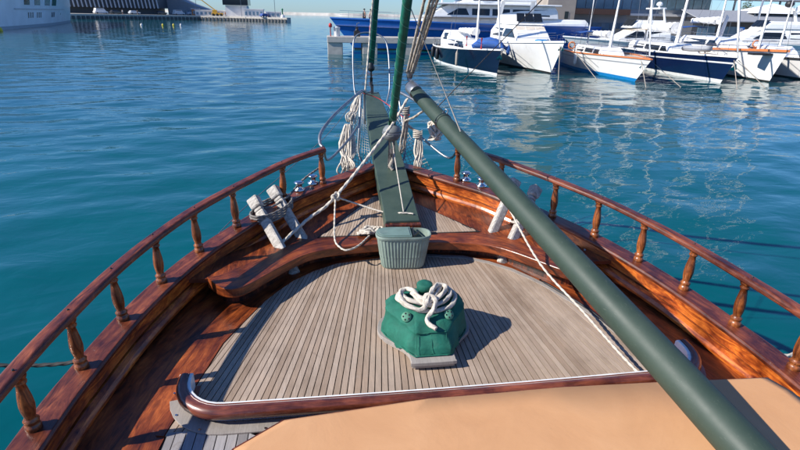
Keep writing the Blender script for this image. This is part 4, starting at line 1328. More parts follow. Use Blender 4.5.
# -- white hull with orange rail
b_, s_ = (28.0, 30.6), (32.2, 46.2)
t = thing('moored_sailboat', 'white sailing yacht with bright orange wooden rail, right of the navy ketch', 'sailboat', (*b_, WZ), place_rz(b_, s_))
sh = hullpart(t, 16, 4.6, 1.95, 1.5, 1.1, ('gelcoat', 'boot_black', 'antifoul'), boot=.1, flare=.5)
toerail(t, sh, 'orange_wood', .22, .12)
house(t, -13, -5, 1.4, 1.6, 2.5, 2.0, .2, .8, win=[(-12, -8.4, 1.9, 2.3), (-8.1, -6.4, 1.9, 2.3, .8)], w1=.9)
guard(t, sh, .05, .99, .62)
mast(t, -2.4, 1.8, 15, .1, B=1.8, stays=[(1.0, 0, 1.9), (-15.5, 0, 1.6)])
mast(t, -9, 1.8, 17, .12, B=2.2)
boom_sail(t, -9.2, 3.5, 5.6, .24)
mb = MB(); mb.box((-.2, -.9, 1.72), (.7, 1.2, .12)); mb.build('gangplank', 'black', t)

# -- far right grey boat
b_, s_ = (31.9, 31.2), (37.2, 46.2)
t = thing('moored_sailboat', 'pale grey boat cut by the right edge of the view, held by crossed ropes', 'sailboat', (*b_, WZ), place_rz(b_, s_))
sh = hullpart(t, 15.6, 4.4, 1.35, 1.1, .8, ('bldg_white', 'boot_black', 'antifoul'), boot=.1)
toerail(t, sh, 'rubber', .14, .1)
house(t, -12, -4, 1.3, 1.1, 2.0, 1.4, .2, .8, win=[(-11, -7.4, 1.4, 1.8)], w1=.8)
guard(t, sh, .05, .99)
mast(t, -6, 1.2, 15, .11, B=2)

def clutter(nm_label, x0, y0, rz, items):
    for (lab, cat_, nm, x, y, z, kind) in items:
        c_, s2_ = math.cos(rz), math.sin(rz)
        t2_ = thing(nm, lab, cat_, (x0+c_*x-s2_*y, y0+s2_*x+c_*y, WZ+z), rz)
        mb = MB()
        if kind == 'bimini':
            for yy_ in (-1, 1):
                for xx_ in (-.8, .8): mb.tube([(xx_, yy_, 0), (xx_*.9, yy_*.95, 1.25)], .018, 5)
            mb.build('bimini_frame', 'steel', t2_)
            mb = MB(); K = 8
            vs_ = [V((-.95+1.9*i/K, (-1.1+2.2*j/4), 1.28+.14*math.sin(PI*j/4)+.03*math.sin(PI*i/K))) for i in range(K+1) for j in range(5)]
            mb.add(vs_+[v-V((0, 0, .03)) for v in vs_], [(i*5+j, (i+1)*5+j, (i+1)*5+j+1, i*5+j+1) for i in range(K) for j in range(4)]+[(45+i*5+j, 45+i*5+j+1, 45+(i+1)*5+j+1, 45+(i+1)*5+j) for i in range(K) for j in range(4)], None, 0, True)
            mb.build('bimini_cloth', 'cover_blue' if 'blue' in lab else 'cover_cream', t2_)
        elif kind == 'ring':
            P = [V((0, .24*math.cos(a), .24*math.sin(a))) for a in [k*PI/8 for k in range(16)]]
            mb.tube(P, .055, 8, closed=True); mb.build('ring_body', 'orange', t2_)
        elif kind == 'dinghy':
            P = catmull([(-1.1, -.5, .2), (.3, -.5, .22), (1.1, -.1, .3), (1.1, .1, .3), (.3, .5, .22), (-1.1, .5, .2)], 5)
            mb.tube(P, .19, 10); mb.build('inflated_tube', 'bldg_grey', t2_)
            mb = MB(); mb.box((-.2, 0, .12), (1.9, .8, .06)); mb.build('dinghy_floor', 'tent_grey', t2_)
clutter('', 20.9-1.2, 44.0-6.7, place_rz((18.55, 30.6), (20.9, 44.0)), [('folded blue bimini awning over the cockpit of the white sailboat', 'awning', 'bimini_awning', -3.4, 0, 1.3, 'bimini'), ('orange ring lifebuoy on the rail of the white sailboat', 'lifebuoy', 'lifebuoy', -1.5, -1.9, 1.7, 'ring')])
clutter('', 25.8, 38.2, place_rz((24.2, 30.2), (27.3, 46.2)), [('cream bimini awning over the cockpit of the navy ketch', 'awning', 'bimini_awning', -5.6, 0, 1.5, 'bimini'), ('grey inflatable dinghy lying upside on the foredeck of the navy ketch', 'dinghy', 'inflatable_dinghy', 4.3, 0, 1.62, 'dinghy')])
clutter('', 30.1, 38.4, place_rz((28.0, 30.6), (32.2, 46.2)), [('orange ring lifebuoy on the rail of the yacht with the orange wooden rail', 'lifebuoy', 'lifebuoy', 1.0, 2.1, 2.1, 'ring'), ('blue bimini awning over the cockpit of the yacht with the orange wooden rail', 'awning', 'bimini_awning', -6, 0, 1.8, 'bimini')])

# -- second row: white motor yachts side on
motor('large white motor yacht with dark windows moored behind the white and navy sailboats', (25.2, 52.2), (35.5, 51.8), 10, 4.2, 1.9)
t, sh = motor('white motor yacht with swooping black windows behind the navy ketch', (36.6, 51.6), (52, 49.5), 15, 4.8, 2.1)
for x, rr_2, zz in ((-9.5, .42, 5.4), (-10.6, .32, 4.9)):
    mb = MB(); mb.lathe([(.1, -.3), (rr_2*.8, -.2), (rr_2, 0), (rr_2*.8, .25), (.1, .38)], 14, (x, .3, zz)); mb.build('satellite_dome', 'boot_black' if rr_2 > .4 else 'gelcoat', t)

b_, s_ = (42.0, 55.8), (55.5, 54.6)
t = thing('moored_sailboat', 'white sailboat lying side on behind the motor yachts, only its mast and cabin showing', 'sailboat', (*b_, WZ), place_rz(b_, s_))
sh = hullpart(t, 13.5, 4.0, 1.5, 1.2, 1.0, ('gelcoat', 'boot_blue', 'antifoul'))
toerail(t, sh, 'orange_wood', .08, .06)
house(t, -10.5, -4.2, 1.2, 1.1, 1.8, 1.0, .2, .85, win=[(-9.6, -8.0, 1.3, 1.6), (-7.6, -6.0, 1.3, 1.6)], w1=.8)
mast(t, -5.5, 1.2, 16, .12, B=2.2, stays=[(1.0, 0, 1.5), (-13, 0, 1.3)])
boom_sail(t, -5.8, 2.6, 5, .26, 'cover_white')
guard(t, sh, .05, .98)

# -- blue superyacht
t = thing('superyacht', 'very long royal blue superyacht with white upper decks beyond the concrete pier', 'superyacht', (2.4, 59.6, WZ), place_rz((2.4, 59.6), (32, 58.8)))
sh = hullpart(t, 27, 7.2, 3.15, 2.75, 2.6, ('gelcoat_blue', 'boot_black', 'antifoul'), boot=.15, flare=.35, n=40, pw=2.3, dk=.7)
toerail(t, sh, 'gelcoat_blue', .14, .1)
house(t, -25.5, -2.6, 3.1, 2.6, 3.5, 6.5, .5, .95, name='main_bulwark', w1=.9)
c = house(t, -22, -7.6, 2.8, 3.505, 4.75, 2.4, .5, .93, name='main_deckhouse', w1=2.2, win=[(-x, -x+1.9, 3.75, 4.4) for x in (21, 18.8, 16.6, 14.4)]+[(-12.2, -9.8, 3.75, 4.4, 1.2)])
windscreen(c, -7.8, 2.0, 3.8, 4.5, 1.0)
mb = MB(); mb.box((-15.4, 0, 4.84), (13.5, 6.0, .16)); mb.build('boat_deck', 'gelcoat', t, bevel=.05)
c = house(t, -19.5, -11, 2.5, 4.93, 6.2, 2.6, .5, .9, name='bridge_deck', w1=1.9, win=[(-x, -x+2.2, 5.2, 5.9) for x in (18.8, 16.6)]+[(-14.8, -12.6, 5.2, 5.9, 1.4)])
windscreen(c, -11.3, 1.7, 5.2, 5.9, 1.4)
mb = MB(); mb.box((-15.6, 0, 6.29), (7, 5, .15)); mb.build('sun_deck', 'gelcoat', t, bevel=.05)
mb = MB(); mb.lathe([(.1, 0), (.12, .5), (.5, .6), (.55, .9), (.4, 1.2), (.1, 1.3)], 14, (-9.6, .2, 4.93)); mb.build('radome', 'gelcoat', t)
mast(t, -17, 6.3, 5, .2, spreaders=1)
guard(t, sh, .8, .99, .8)
# small round portholes
mb = MB(); mb.lathe([(.16, 0), (.16, .03)], 12, axis=V((0, -1, 0))); pm = mb.mesh('porthole', 'glass')
for x in (-8, -11, -14.5, -18):
    for side in (1, -1):
        o = bpy.data.objects.new('porthole', pm); scene.collection.objects.link(o); o.parent = t
        u = 1+x/27; wt = (1-((u-.42)/.58)**2.3 if u > .42 else 1)*3.6
        fl = 1-.65*u**1.5*(1-.62)**1.1-.08*.38
        o.location = (x, side*(wt*fl+.0), 1.95); o.scale = (1, side, 1)
mb = MB()
for k, (a, h_) in enumerate([(0, .3), (.28, .3), (.56, .22), (.84, .3), (1.12, .3), (1.4, .26), (1.68, .3)]):
    u = 1+(-3.6-a)/27; wt = (1-((u-.42)/.58)**2.3)*3.8; fl = 1-.65*u**1.5*(1-.74)**1.1-.02
    for side in (1, -1): mb.box((-3.6-a, side*(wt*fl+.02), 2.35), (.18, .03, h_))
mb.build('bow_lettering', 'boot_white', t)
# two people on the superyacht bow
def person(label, x, y, z, shirt, rz=0, h=1.75):
    t = thing('person', label, 'person', (x, y, z), rz)
    s = h/1.75
    vs = [(0, 0, .95), (0, 0, 1.2), (0, 0, 1.42), (0, 0, 1.52), (0, .01, 1.66), (.1, 0, .9), (.11, .02, .5), (.11, -.02, .06), (.11, .12, .03), (-.1, 0, .9), (-.11, .05, .5), (-.12, -.05, .06), (-.12, .09, .03), (.2, 0, 1.4), (.25, .03, 1.12), (.24, .14, .9), (-.2, 0, 1.4), (-.25, .03, 1.12), (-.24, .12, .9)]
    rd = [.15, .14, .15, .06, .1, .09, .06, .045, .04, .09, .06, .045, .04, .06, .045, .035, .06, .045, .035]
    ed = [(0, 1), (1, 2), (2, 3), (3, 4), (0, 5), (5, 6), (6, 7), (7, 8), (0, 9), (9, 10), (10, 11), (11, 12), (2, 13), (13, 14), (14, 15), (2, 16), (16, 17), (17, 18)]
    me = bpy.data.meshes.new('body'); me.from_pydata([tuple(c*s for c in v) for v in vs], ed, [])
    o = bpy.data.objects.new('body', me); scene.collection.objects.link(o); o.parent = t
    sk = o.modifiers.new('skin', 'SKIN')
    for v, r in zip(me.skin_vertices[0].data, rd): v.radius = (r*s, r*s)
    me.skin_vertices[0].data[0].use_root = True
    ss = o.modifiers.new('sub', 'SUBSURF'); ss.levels = 1; ss.render_levels = 1
    me.materials.append(MT['skin'])
    mb = MB(); mb.lathe([(.17, .92), (.175, 1.1), (.18, 1.3), (.17, 1.42), (.08, 1.5)], 12); mb.build('shirt', shirt, t)
    mb = MB(); mb.lathe([(.14, .6), (.17, .75), (.175, .93)], 12); mb.build('shorts', 'navy', t)
    mb = MB(); mb.lathe([(.1, 1.66), (.115, 1.7), (.1, 1.77), (.05, 1.8)], 10); mb.build('hair', 'boot_black', t)
    return t
person('person in a white shirt standing on the bow of the blue superyacht', 4.2, 59.45, WZ+2.35, 'bldg_white', 1)
person('person in a dark top standing beside the rail on the blue superyacht bow', 3.5, 59.5, WZ+2.38, 'boot_black', 2)

# ================================================================ PIER AND QUAYS
t = thing('concrete_pier', 'low concrete pier on square blocks in front of the blue superyacht', 'pier', (-.6, 51.6, WZ))
mb = MB(); mb.box((9.5, 1.4, 1.3), (19, 2.8, .55)); mb.build('pier_slab', 'concrete', t, bevel=.04)
for x in (.75, 4.1, 8.2, 12.3, 16):
    mb = MB(); mb.box((x, 1.3, .2), (1.45, 2.4, 1.64)); mb.build('pier_block', 'concrete', t, bevel=.05)
t = thing('drum', 'white drum standing at the outer end of the concrete pier', 'drum', (.35, 52.4, WZ+1.577))
mb = MB(); mb.lathe([(.3, 0), (.3, .75), (.32, .78), (.32, .84), (.1, .88)], 18); mb.build('drum_body', 'bldg_white', t)
t = thing('marker_post', 'red post at the very end of the concrete pier', 'post', (-.25, 52.2, WZ+1.577))
mb = MB(); mb.lathe([(.05, 0), (.05, .8), (.16, .82), (.16, 1.1), (.03, 1.2)], 10); mb.build('post_body', 'red', t)
t = thing('marker_post', 'red box on a post midway along the concrete pier behind the forestay', 'post', (3.7, 53.0, WZ+1.577))
mb = MB(); mb.box((0, 0, .5), (.3, .3, 1.0)); mb.build('post_body', 'red', t, bevel=.03)
t = thing('mooring_winch', 'small dark mooring winch on the concrete pier', 'winch', (2.3, 52.6, WZ+1.577))
mb = MB(); mb.box((0, 0, .25), (.6, .5, .5)); mb.lathe([(.18, .5), (.2, .6), (.1, .7), (.18, .85)], 12); mb.build('winch_body', 'boot_black', t, bevel=.02)
mb = MB(); mb.tube([(0, 0, .5), (0, 0, 1.2), (.25, 0, 1.25)], .04, 6); mb.build('winch_lever', 'galv', t)

# right quay
mb = MB(); mb.prism([(20, 59.5), (20, 140), (160, 140), (160, 52), (64, 53)], WZ-1, -.2); o = mb.build('quay_right', 'concrete'); o['kind'] = 'structure'
# tan wall tower
t = thing('stone_building', 'plain sandy stone building above the white motor cruiser', 'building', (30.2, 70, -.2))
mb = MB(); mb.box((0, 2, 7), (3.9, 6, 14)); w_ = mb.build('wall', 'stone', t)
for z in (3.0, 6.2):
    mb = MB(); mb.box((.8, -1.02, z), (.5, .06, .9)); mb.build('window', 'glass', t)
# glazed building
t = thing('glazed_building', 'long glass fronted harbour building with a brown band behind the masts', 'building', (32.6, 73, -.2))
mb = MB(); mb.box((11, 3, 6), (22, 6, 12)); mb.build('wall', 'bldg_grey', t)
mb = MB(); mb.box((4, -.9, 3.55), (9.5, 1.8, .7)); mb.build('brown_canopy', 'facade_brown', t)
mb = MB(); mb.box((15, -.5, 3.3), (11.5, 1, .3)); mb.build('ledge', 'bldg_white', t)
for i in range(16):
    for z, h_ in ((1.2, 1.9), (5.3, 2.6), (8.4, 2.6)):
        mb = MB(); mb.box((.75+i*1.37, -.04, z), (1.2, .1, h_)); mb.build('window_pane', 'facade_glass', t)
# trees behind right
def tree(label, x, y, h, r, seed):
    rnd = random.Random(seed)
    t = thing('tree', label, 'tree', (x, y, -.2), 0, 'trees behind the marina')
    mb = MB(); mb.tube([(0, 0, 0), (.1, 0, h*.35), (0, .1, h*.7)], .2, 8, rs=[.24, .17, .07])
    for k in range(6):
        a = k*1.05; mb.tube([(.05, 0, h*(.35+.05*k)), (math.cos(a)*r*.6, math.sin(a)*r*.6, h*(.6+.05*k))], .06, 5, rs=[.08, .03])
    mb.build('trunk', 'bark', t)
    mb = MB()
    cl = [(rnd.gauss(0, .42)*r, rnd.gauss(0, .42)*r, h*.72+rnd.gauss(0, .16)*h, rnd.uniform(.25, .5)*r) for _ in range(16)]
    for k in range(2600):
        c_ = rnd.choice(cl)
        d = V((rnd.gauss(0, 1), rnd.gauss(0, 1), rnd.gauss(0, .8))).normalized()*c_[3]*rnd.uniform(.5, 1.05)
        p = V(c_[:3])+d; u_ = V((rnd.gauss(0, 1), rnd.gauss(0, 1), rnd.gauss(0, 1))).normalized(); v_ = u_.orthogonal().normalized()
        s_ = rnd.uniform(.09, .18)
        mb.add([p-u_*s_, p+v_*s_*.5, p+u_*s_, p-v_*s_*.5], [(0, 1, 2, 3)])
    mb.build('crown', 'leaf', t, fix=False)
tree('round green tree rising behind the tents at the right, leftmost of three', 54, 84, 6.2, 2.2, 1)
tree('taller green tree between the other two behind the grey awnings', 60, 86, 7.0, 2.4, 2)
tree('green tree nearest the right edge above the white tent roof', 74, 88, 5.4, 2.0, 3)
# sheds / tents right
t = thing('boat_shed', 'long low harbour shed with grey awning roof behind the right hand yachts', 'shed', (50, 62.5, -.2))
mb = MB(); mb.box((10, 3, 1.3), (30, 5.6, 2.6)); mb.build('wall', 'bldg_dark', t)
mb = MB(); mb.add([V((-5, -1.6, 2.7)), V((25, -1.6, 2.7)), V((25, 3, 4.0)), V((-5, 3, 4.0)), V((-5, -1.6, 2.6)), V((25, -1.6, 2.6)), V((25, 3, 3.9)), V((-5, 3, 3.9))], [(0, 1, 2, 3), (7, 6, 5, 4), (0, 4, 5, 1), (1, 5, 6, 2), (2, 6, 7, 3), (3, 7, 4, 0)])
mb.build('awning', 'tent_grey', t)
for k in range(9):
    mb = MB(); mb.tube([(-4.8+k*3.6, -1.5, 0), (-4.8+k*3.6, -1.5, 2.6)], .05, 6); mb.build('awning_post', 'galv', t)
for k in range(8):
    mb = MB(); mb.box((-3+k*3.6, .17, 1.2), (2.4, .06, 1.7)); mb.build('shop_window', 'facade_glass', t)
t = thing('white_tent', 'white peaked tent roof near the right edge behind the yachts', 'tent', (58.5, 66, -.2))
mb = MB(); mb.add([V((-5, -3, 3.7)), V((5, -3, 3.7)), V((5, 3, 3.7)), V((-5, 3, 3.7)), V((0, 0, 5.0))], [(0, 1, 4), (1, 2, 4), (2, 3, 4), (3, 0, 4), (3, 2, 1, 0)]); mb.build('tent_roof', 'tent_white', t)
for x in (-4.8, 4.8):
    for y in (-2.8, 2.8):
        mb = MB(); mb.tube([(x, y, 0), (x, y, 3.7)], .06, 6); mb.build('tent_pole', 'galv', t)
t = thing('roof_canopy', 'long flat white canopy roof stretching to the right edge above the yachts', 'canopy', (48, 70, -.2))
mb = MB(); mb.box((15, 0, 5.75), (34, 5, .55)); mb.build('canopy_slab', 'tent_white', t, bevel=.05)
for k in range(5):
    mb = MB(); mb.tube([(1+k*7, 0, 0), (1+k*7, 0, 5.5)], .14, 8); mb.build('canopy_column', 'galv', t)
t = thing('feather_flag', 'white feather flag standing behind the orange railed yacht', 'flag', (45.2, 58, -.2))
mb = MB(); mb.tube([(0, 0, 0), (.1, 0, 1.6), (.4, 0, 3.4)], .03, 6); mb.build('flag_pole', 'galv', t)
mb = MB(); mb.add([V((.05, .01, .9)), V((.5, .03, .9)), V((.85, .05, 3.2)), V((.4, .01, 3.4)), V((.05, .03, .9)), V((.5, .05, .9)), V((.85, .07, 3.2)), V((.4, .03, 3.4))], [(0, 1, 2, 3), (7, 6, 5, 4), (0, 4, 5, 1), (1, 5, 6, 2), (2, 6, 7, 3), (3, 7, 4, 0)]); mb.build('flag_cloth', 'tent_white', t)
t = thing('harbour_sign', 'small square blue sign on a post right of the feather flag', 'sign', (47.5, 57.5, -.2))
mb = MB(); mb.tube([(0, 0, 0), (0, 0, 1.9)], .03, 6); mb.build('sign_post', 'galv', t)
mb = MB(); mb.box((0, -.05, 1.7), (.8, .05, .7)); sg = mb.build('sign_panel', 'sign_blue', t)
mb = MB(); mb.box((-.12, -.085, 1.7), (.09, .015, .46)); mb.box((.02, -.085, 1.89), (.2, .015, .08)); mb.box((.02, -.085, 1.7), (.2, .015, .08)); mb.box((.12, -.085, 1.8), (.08, .015, .24)); mb.build('sign_letter', 'boot_white', sg)

# vehicles
def car(label, x, y, z, rz, mat, van=False, group=None):
    t = thing('parked_van' if van else 'parked_car', label, 'van' if van else 'car', (x, y, z), rz, group)
    L, W_, H = (5, 1.9, 2.1) if van else (4.3, 1.75, 1.45)
    pr = [(-L/2, .35), (-L/2, .95), (-L/2+.25, 1.0), (-L/2+.6, H), (L/2-(1.5 if van else 1.9), H), (L/2-(.7 if van else 1.1), 1.0), (L/2-.1, .85), (L/2, .6), (L/2, .35)]
    mb = MB(); n_ = len(pr)
    vs = [V((a, -W_/2*(1 if b < 1.1 else .86), b)) for a, b in pr]+[V((a, W_/2*(1 if b < 1.1 else .86), b)) for a, b in pr]
    mb.add(vs, [tuple(range(n_)), tuple(range(2*n_-1, n_-1, -1))]+[(i, n_+i, n_+(i+1) % n_, (i+1) % n_) for i in range(n_)])
    mb.build('body', mat, t, bevel=.06)
    for side in (1, -1):
        mb = MB(); mb.add([V((-L/2+.55, side*W_/2*.965, 1.05)), V((L/2-1.2, side*W_/2*.965, 1.05)), V((L/2-(1.6 if van else 1.9), side*W_/2*.885, H-.12)), V((-L/2+.75, side*W_/2*.885, H-.12))], [(0, 1, 2, 3)]); mb.build('side_window', 'glass', t, fix=False)
        for wx in (-L/2+.8, L/2-.85):
            mb = MB(); mb.lathe([(.2, -.1), (.32, -.1), (.34, 0), (.32, .1), (.2, .1)], 14, (wx, side*(W_/2-.1), .33), axis=V((0, 1, 0))); mb.build('wheel', 'rubber', t)
    return t
for args in [('silver car parked under the glazed building, left of two', 35, 69, -.2, .1, 'car_paint'), ('dark car parked under the glazed building beside the silver one', 40.2, 69.3, -.2, .05, 'car_dark')]: car(*args)

# ---- left quay
QZ = .55
mb = MB(); mb.prism([(-150, 190), (-91, 213), (-72, 234), (-55, 247), (-42, 243), (-16.6, 227), (-15.6, 236), (-40, 262), (-70, 300), (-160, 300)][::-1], WZ-1, QZ); o = mb.build('quay_left', 'concrete'); o['kind'] = 'structure'
# fender row of the quay as dark edge blocks
t = thing('quay_fenders', 'dark row of rubber fenders along the edge of the far left quay', 'quay fender')
seg = [(-110, 205), (-91, 213), (-72, 234), (-55, 247), (-42, 243), (-16.6, 227)]
cnt = 0
fm = MB(); fm.box((0, 0, 0), (1.0, .5, 1.1)); fme = fm.mesh('rubber_fender', 'concrete_dark')
for (x0, y0), (x1, y1) in zip(seg, seg[1:]):
    d = math.dist((x0, y0), (x1, y1)); nn = int(d/1.6); a = math.atan2(y1-y0, x1-x0)
    for k in range(nn):
        o = bpy.data.objects.new('rubber_fender', fme); scene.collection.objects.link(o); o.parent = t
        f_ = (k+.5)/nn; o.location = (x0+(x1-x0)*f_+math.sin(a)*.2, y0+(y1-y0)*f_-math.cos(a)*.2, WZ+.62); o.rotation_euler.z = a
# ribbed building
t = thing('ribbed_terminal', 'dark grey terminal building with vertical ribs behind the white ship bow', 'building', (-96, 240, QZ))
mb = MB(); mb.prism([(-16, -10), (24, 8), (24, 30), (-16, 30)], 2.6, 16); mb.build('wall', 'bldg_dark', t)
mb = MB(); mb.prism([(-13, -5), (21, 10), (21, 28), (-13, 28)], 0, 2.6); mb.build('ground_floor', 'bldg_dark', t)
mb = MB()
for k in range(30):
    f_ = (k+.5)/30; x, y = -16+40*f_, -10+18*f_
    mb.beam((x+.9, y-.9, 2.4), (x-.5, y-.5, 16), .42, .5)
o = mb.build('facade_rib', 'bldg_rib', t); o['kind'] = 'stuff'
t = thing('sloping_terminal', 'lighter grey building with a long sloping roof right of the ribbed terminal', 'building', (-72, 262, QZ))
mb = MB(); mb.add([V((0, 0, 0)), V((17, 0, 0)), V((17, 0, 2.4)), V((9, 0, 5.2)), V((0, 0, 9.5)), V((0, 16, 0)), V((17, 16, 0)), V((17, 16, 2.4)), V((9, 16, 5.2)), V((0, 16, 9.5))], [(0, 1, 2, 3, 4), (9, 8, 7, 6, 5), (0, 5, 6, 1), (1, 6, 7, 2), (2, 7, 8, 3), (3, 8, 9, 4), (4, 9, 5, 0)])
mb.build('wall', 'bldg_grey', t)
for k in range(6):
    mb = MB(); mb.box((1.6+k*2.6, -.05, 1.1), (1.8, .2, 1.6)); mb.build('window', 'facade_glass', t)
# tower
t = thing('control_tower', 'pale control tower with a dark glass top on the far quay', 'control tower', (-39.5, 250, QZ))
mb = MB(); mb.add([V((-4.8, -3, 0)), V((5.2, -3, 0)), V((5.2, 5, 0)), V((-4.8, 5, 0)), V((-4.4, -3, 4.4)), V((4.4, -3, 4.4)), V((4.4, 4, 4.4)), V((-4.4, 4, 4.4))], [(3, 2, 1, 0), (4, 5, 6, 7), (0, 1, 5, 4), (1, 2, 6, 5), (2, 3, 7, 6), (3, 0, 4, 7)]); mb.build('tower_wall', 'bldg_white', t)
mb = MB(); mb.box((0, 0.5, 7.5), (10.6, 9, 6)); mb.build('tower_glass', 'glass', t)
# low white sheds
def shed(label, x, y, w_, h_, nwin, seed=0, mat='bldg_white'):
    t = thing('quay_shed', label, 'shed', (x, y, QZ))
    mb = MB(); mb.box((0, 2, h_/2), (w_, 4, h_)); mb.build('wall', mat, t)
    mb = MB(); mb.box((0, 2, h_+.12), (w_+.5, 4.6, .22)); mb.build('roof', 'tent_white', t)
    for k in range(nwin):
        mb = MB(); mb.box((-w_/2+(k+.5)*w_/nwin, -.03, h_*.45), (w_/nwin*.55, .16, h_*.5)); mb.build('window', 'facade_glass', t)
shed('long low white shed with many dark openings on the far quay', -49.5, 250, 16, 2.1, 9)
shed('white shed below the control tower on the far quay', -31.5, 242, 8, 2.9, 5)
shed('small pale hut near the outer end of the far quay', -22.8, 236, 6, 2.0, 3)
shed('squat orange cabin left of the long white shed on the far quay', -58.8, 255, 2.6, 2.6, 1, mat='orange')
# crane
t = thing('mobile_crane', 'yellow mobile crane with raised jib on the far quay', 'crane', (-47.5, 246.5, QZ))
mb = MB(); mb.box((0, 0, .9), (4.6, 1.8, .7)); mb.box((-1, 0, 1.8), (1.8, 1.6, 1.2)); mb.build('chassis', 'crane_yellow', t, bevel=.05)
mb = MB(); mb.beam((-.6, 0, 2.2), (-6.0, 0, 6.2), .35, .35); mb.beam((-6, 0, 6.2), (-9.2, 0, 6.3), .25, .25); mb.build('jib', 'crane_yellow', t)
for x in (-1.6, 0, 1.6):
    for y in (-.85, .85):
        mb = MB(); mb.lathe([(.25, -.15), (.5, -.12), (.5, .12), (.25, .15)], 12, (x, y, .5), axis=V((0, 1, 0))); mb.build('wheel', 'rubber', t)
t = thing('harbour_beacon', 'small green and white beacon at the tip of the far quay', 'beacon', (-18.4, 229.5, QZ))
mb = MB(); mb.lathe([(.9, 0), (.8, .8), (.3, 1.0), (.3, 1.2)], 12); mb.build('beacon_base', 'bldg_white', t)
mb = MB(); mb.lathe([(.28, 1.2), (.22, 2.8), (.4, 2.9), (.35, 3.3), (.1, 3.5)], 12); mb.build('beacon_lantern', 'green', t)
for k, (x, y, h_) in enumerate([(-57.0, 251, 9), (-21.5, 231, 9.5), (-36, 238, 8)]):
    t = thing('lamp_mast', ['thin lamp mast by the orange cabin on the far quay', 'thin lamp mast near the outer tip of the far quay', 'thin lamp mast before the white shed under the control tower'][k], 'lamp mast', (x, y, QZ), 0, 'lamp masts on the far quay')
    mb = MB(); mb.tube([(0, 0, 0), (0, 0, h_)], .09, 6); mb.build('pole', 'galv', t)
    mb = MB(); mb.beam((-.6, 0, h_), (.6, 0, h_), .2, .12); mb.build('lamp_head', 'bldg_white', t)
cars = [('white van parked below the ribbed terminal, left of the dark cars', -88, 228, 'bldg_white', 1), ('dark car parked beside the white van under the ribbed terminal', -83.5, 231, 'car_dark', 0), ('silver car parked under the right end of the ribbed terminal', -78.5, 237, 'car_paint', 0), ('white van parked in front of the sloping terminal', -65, 252, 'bldg_white', 1), ('black car parked next to the sloping terminal van', -70.5, 246, 'car_dark', 0), ('silver car parked at the right corner of the sloping terminal', -60.5, 256, 'car_paint', 0), ('blue car parked before the small pale hut', -26, 234, 'cloth_blue', 0)]
for l_, x, y, m_, vn in cars: car(l_, x, y, QZ, .8, m_, bool(vn))
for l_, x, y, m_ in [('person in white standing at the quay edge below the ribbed terminal', -80, 228.2, 'bldg_white'), ('person in dark clothes walking on the quay right of the one in white', -76, 233, 'boot_black'), ('person in an orange top near the white sheds on the far quay', -44, 245.6, 'orange'), ('person in blue close to the outer hut on the far quay', -24.5, 233.2, 'cloth_blue')]:
    person(l_, x, y, QZ, m_, .5)

# breakwater on the horizon
mb = MB()
pts = [(-560, 1500), (-250, 1350), (60, 1250), (500, 1230), (1200, 1300)]
vs = []
for i in range(81):
    f_ = i/80*4; k = min(int(f_), 3); a, b = pts[k], pts[k+1]; tt = f_-k
    x, y = a[0]+(b[0]-a[0])*tt, a[1]+(b[1]-a[1])*tt
    h_ = 5.8+.8*mn.noise(V((i*.8, 0, 0)))
    vs += [V((x, y-6, 0)), V((x, y, h_)), V((x, y+5, h_)), V((x, y+12, 0))]
mb.add(vs, [(4*i+j, 4*i+j+1, 4*i+j+5, 4*i+j+4) for i in range(80) for j in range(3)])
o = mb.build('breakwater', 'rock', None, (0, 0, WZ)); tag(o, 'long pale breakwater along the horizon', 'breakwater')

# ---- white ship at left
bw, stn = (-71.5, 163), (-60.5, 100)
t = thing('white_ship', 'huge white passenger ship whose bow fills the top left corner', 'ship', (*bw, WZ), place_rz(bw, (-57.5, 83)))
sh = hullpart(t, 82, 14, 8.5, 7.5, 6, ('ship_hull', 'ship_grey', 'boot_black'), boot=.5, flare=.45, n=40, pw=2.3)
house(t, -78, -16, 5.6, 7.3, 11, 6, 1, .95, 'ship_hull', 'superstructure', w1=3.5, win=[(-x, -x+2, 8.2, 9.6) for x in range(24, 76, 4)])
def ship_side(x, z, fl=.45):
    u = 1+x/82; wt = (1-((u-.42)/.58)**2.3 if u > .42 else 1-.22*((.42-u)/.42)**2)*7
    fb = 7.5+1*u**1.8; zz = z/fb
    f_ = 1-(1-fl)*(u**1.5)*(1-zz)**1.1-.08*(1-zz)
    return -wt*f_
def ship_panel(name, xa, xb, za, zb, mat, t=t):
    mb = MB()
    vs = []
    for x, z in ((xa, za), (xb, za), (xb, zb), (xa, zb)):
        y = ship_side(x, z); vs += [V((x, y-.05, z)), V((x, y+.2, z))]
    mb.add(vs, [(0, 2, 4, 6), (7, 5, 3, 1), (0, 1, 3, 2), (2, 3, 5, 4), (4, 5, 7, 6), (6, 7, 1, 0)])
    mb.build(name, mat, t)
for xa, xb in ((-24, -19.5), (-36, -31.5), (-42, -38), (-49, -45.5), (-12, -10), (-55, -52)): ship_panel('window', xa, xb, 4.0, 5.4, 'glass')
for k in range(3):
    for x in (-33, -45, -50.5): ship_panel('porthole', x-k*1.3, x-k*1.3+.6, 1.7, 2.7, 'glass')
for x in (-16, -20, -24, -13): ship_panel('porthole', x, x+.5, 2.1, 2.5, 'glass')
mb = MB()
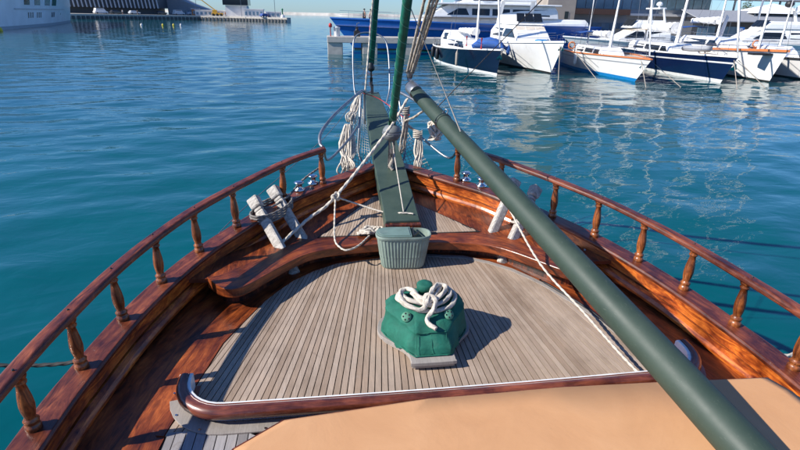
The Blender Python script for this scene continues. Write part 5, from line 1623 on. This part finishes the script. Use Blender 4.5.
for k in range(16):
    x = -60+k*2.7; x2 = x+2.7
    vs = [V((x, ship_side(x, 3.25)-.12, 3.2)), V((x2, ship_side(x2, 3.25)-.12, 3.2)), V((x2, ship_side(x2, 3.25)-.12, 3.36)), V((x, ship_side(x, 3.25)-.12, 3.36)),
          V((x, ship_side(x, 3.25)+.1, 3.2)), V((x2, ship_side(x2, 3.25)+.1, 3.2)), V((x2, ship_side(x2, 3.25)+.1, 3.36)), V((x, ship_side(x, 3.25)+.1, 3.36))]
    mb.add(vs, [(0, 1, 2, 3), (7, 6, 5, 4), (0, 4, 5, 1), (3, 2, 6, 7)])
mb.build('rubbing_strake', 'ship_grey', t)

# buoys
def buoy(label, x, y, mat, s=1):
    s *= .62
    t = thing('mooring_buoy', label, 'buoy', (x, y, WZ), 0, 'small buoys off the far left quay')
    mb = MB(); mb.lathe([(.12*s, -.2), (.42*s, -.05), (.5*s, .15), (.4*s, .42), (.12*s, .58)], 14); mb.build('float', mat, t)
    mb = MB(); mb.lathe([(.05*s, .58), (.05*s, .8)], 8); mb.build('buoy_eye', 'galv', t)
buoy('yellow buoy floating below the ship at the left edge of the view', -51.9, 93.5, 'buoy_yellow')
buoy('white buoy floating leftmost of the row off the quay', -44.4, 136.8, 'bldg_white')
buoy('yellow buoy left of the close group of three off the quay', -40.5, 140, 'buoy_yellow', .8)
buoy('yellow buoy in the middle of the close group of three', -38.5, 142, 'buoy_yellow', .8)
buoy('pale buoy rightmost of the row off the quay', -37.0, 143, 'bldg_white', .9)

# mooring ropes of the visiting boats (down into the water)
for k, (p, q_, l_) in enumerate([((14.5, 33.3, .7), (13.6, 30.9, WZ), 'left mooring rope dropping from the white cruiser bow into the water'), ((15.2, 33.3, .7), (16.4, 31.3, WZ), 'right mooring rope dropping from the white cruiser bow into the water'),
                          ((18.2, 29.8, .1), (17.5, 27.7, WZ), 'left mooring rope of the white sailboat with the blue waterline'), ((18.8, 29.8, .1), (19.9, 28.0, WZ), 'right mooring rope of the white sailboat with the blue waterline'),
                          ((23.9, 29.2, .2), (22.9, 27.2, WZ), 'left mooring rope hanging from the navy ketch bow'), ((24.2, 29.2, .2), (25.1, 27.6, WZ), 'right mooring rope hanging from the navy ketch bow'),
                          ((31.0, 30.7, .0), (29.8, 28.8, WZ), 'crossed mooring rope left below the far right grey boat'), ((31.2, 30.7, .0), (31.9, 28.8, WZ), 'crossed mooring rope right below the far right grey boat')]):
    rope_thing('mooring_rope', l_, [p, tuple((a+b)/2 for a, b in zip(p, q_)), q_], .022, 'rope_old', smooth=2, twist=False)
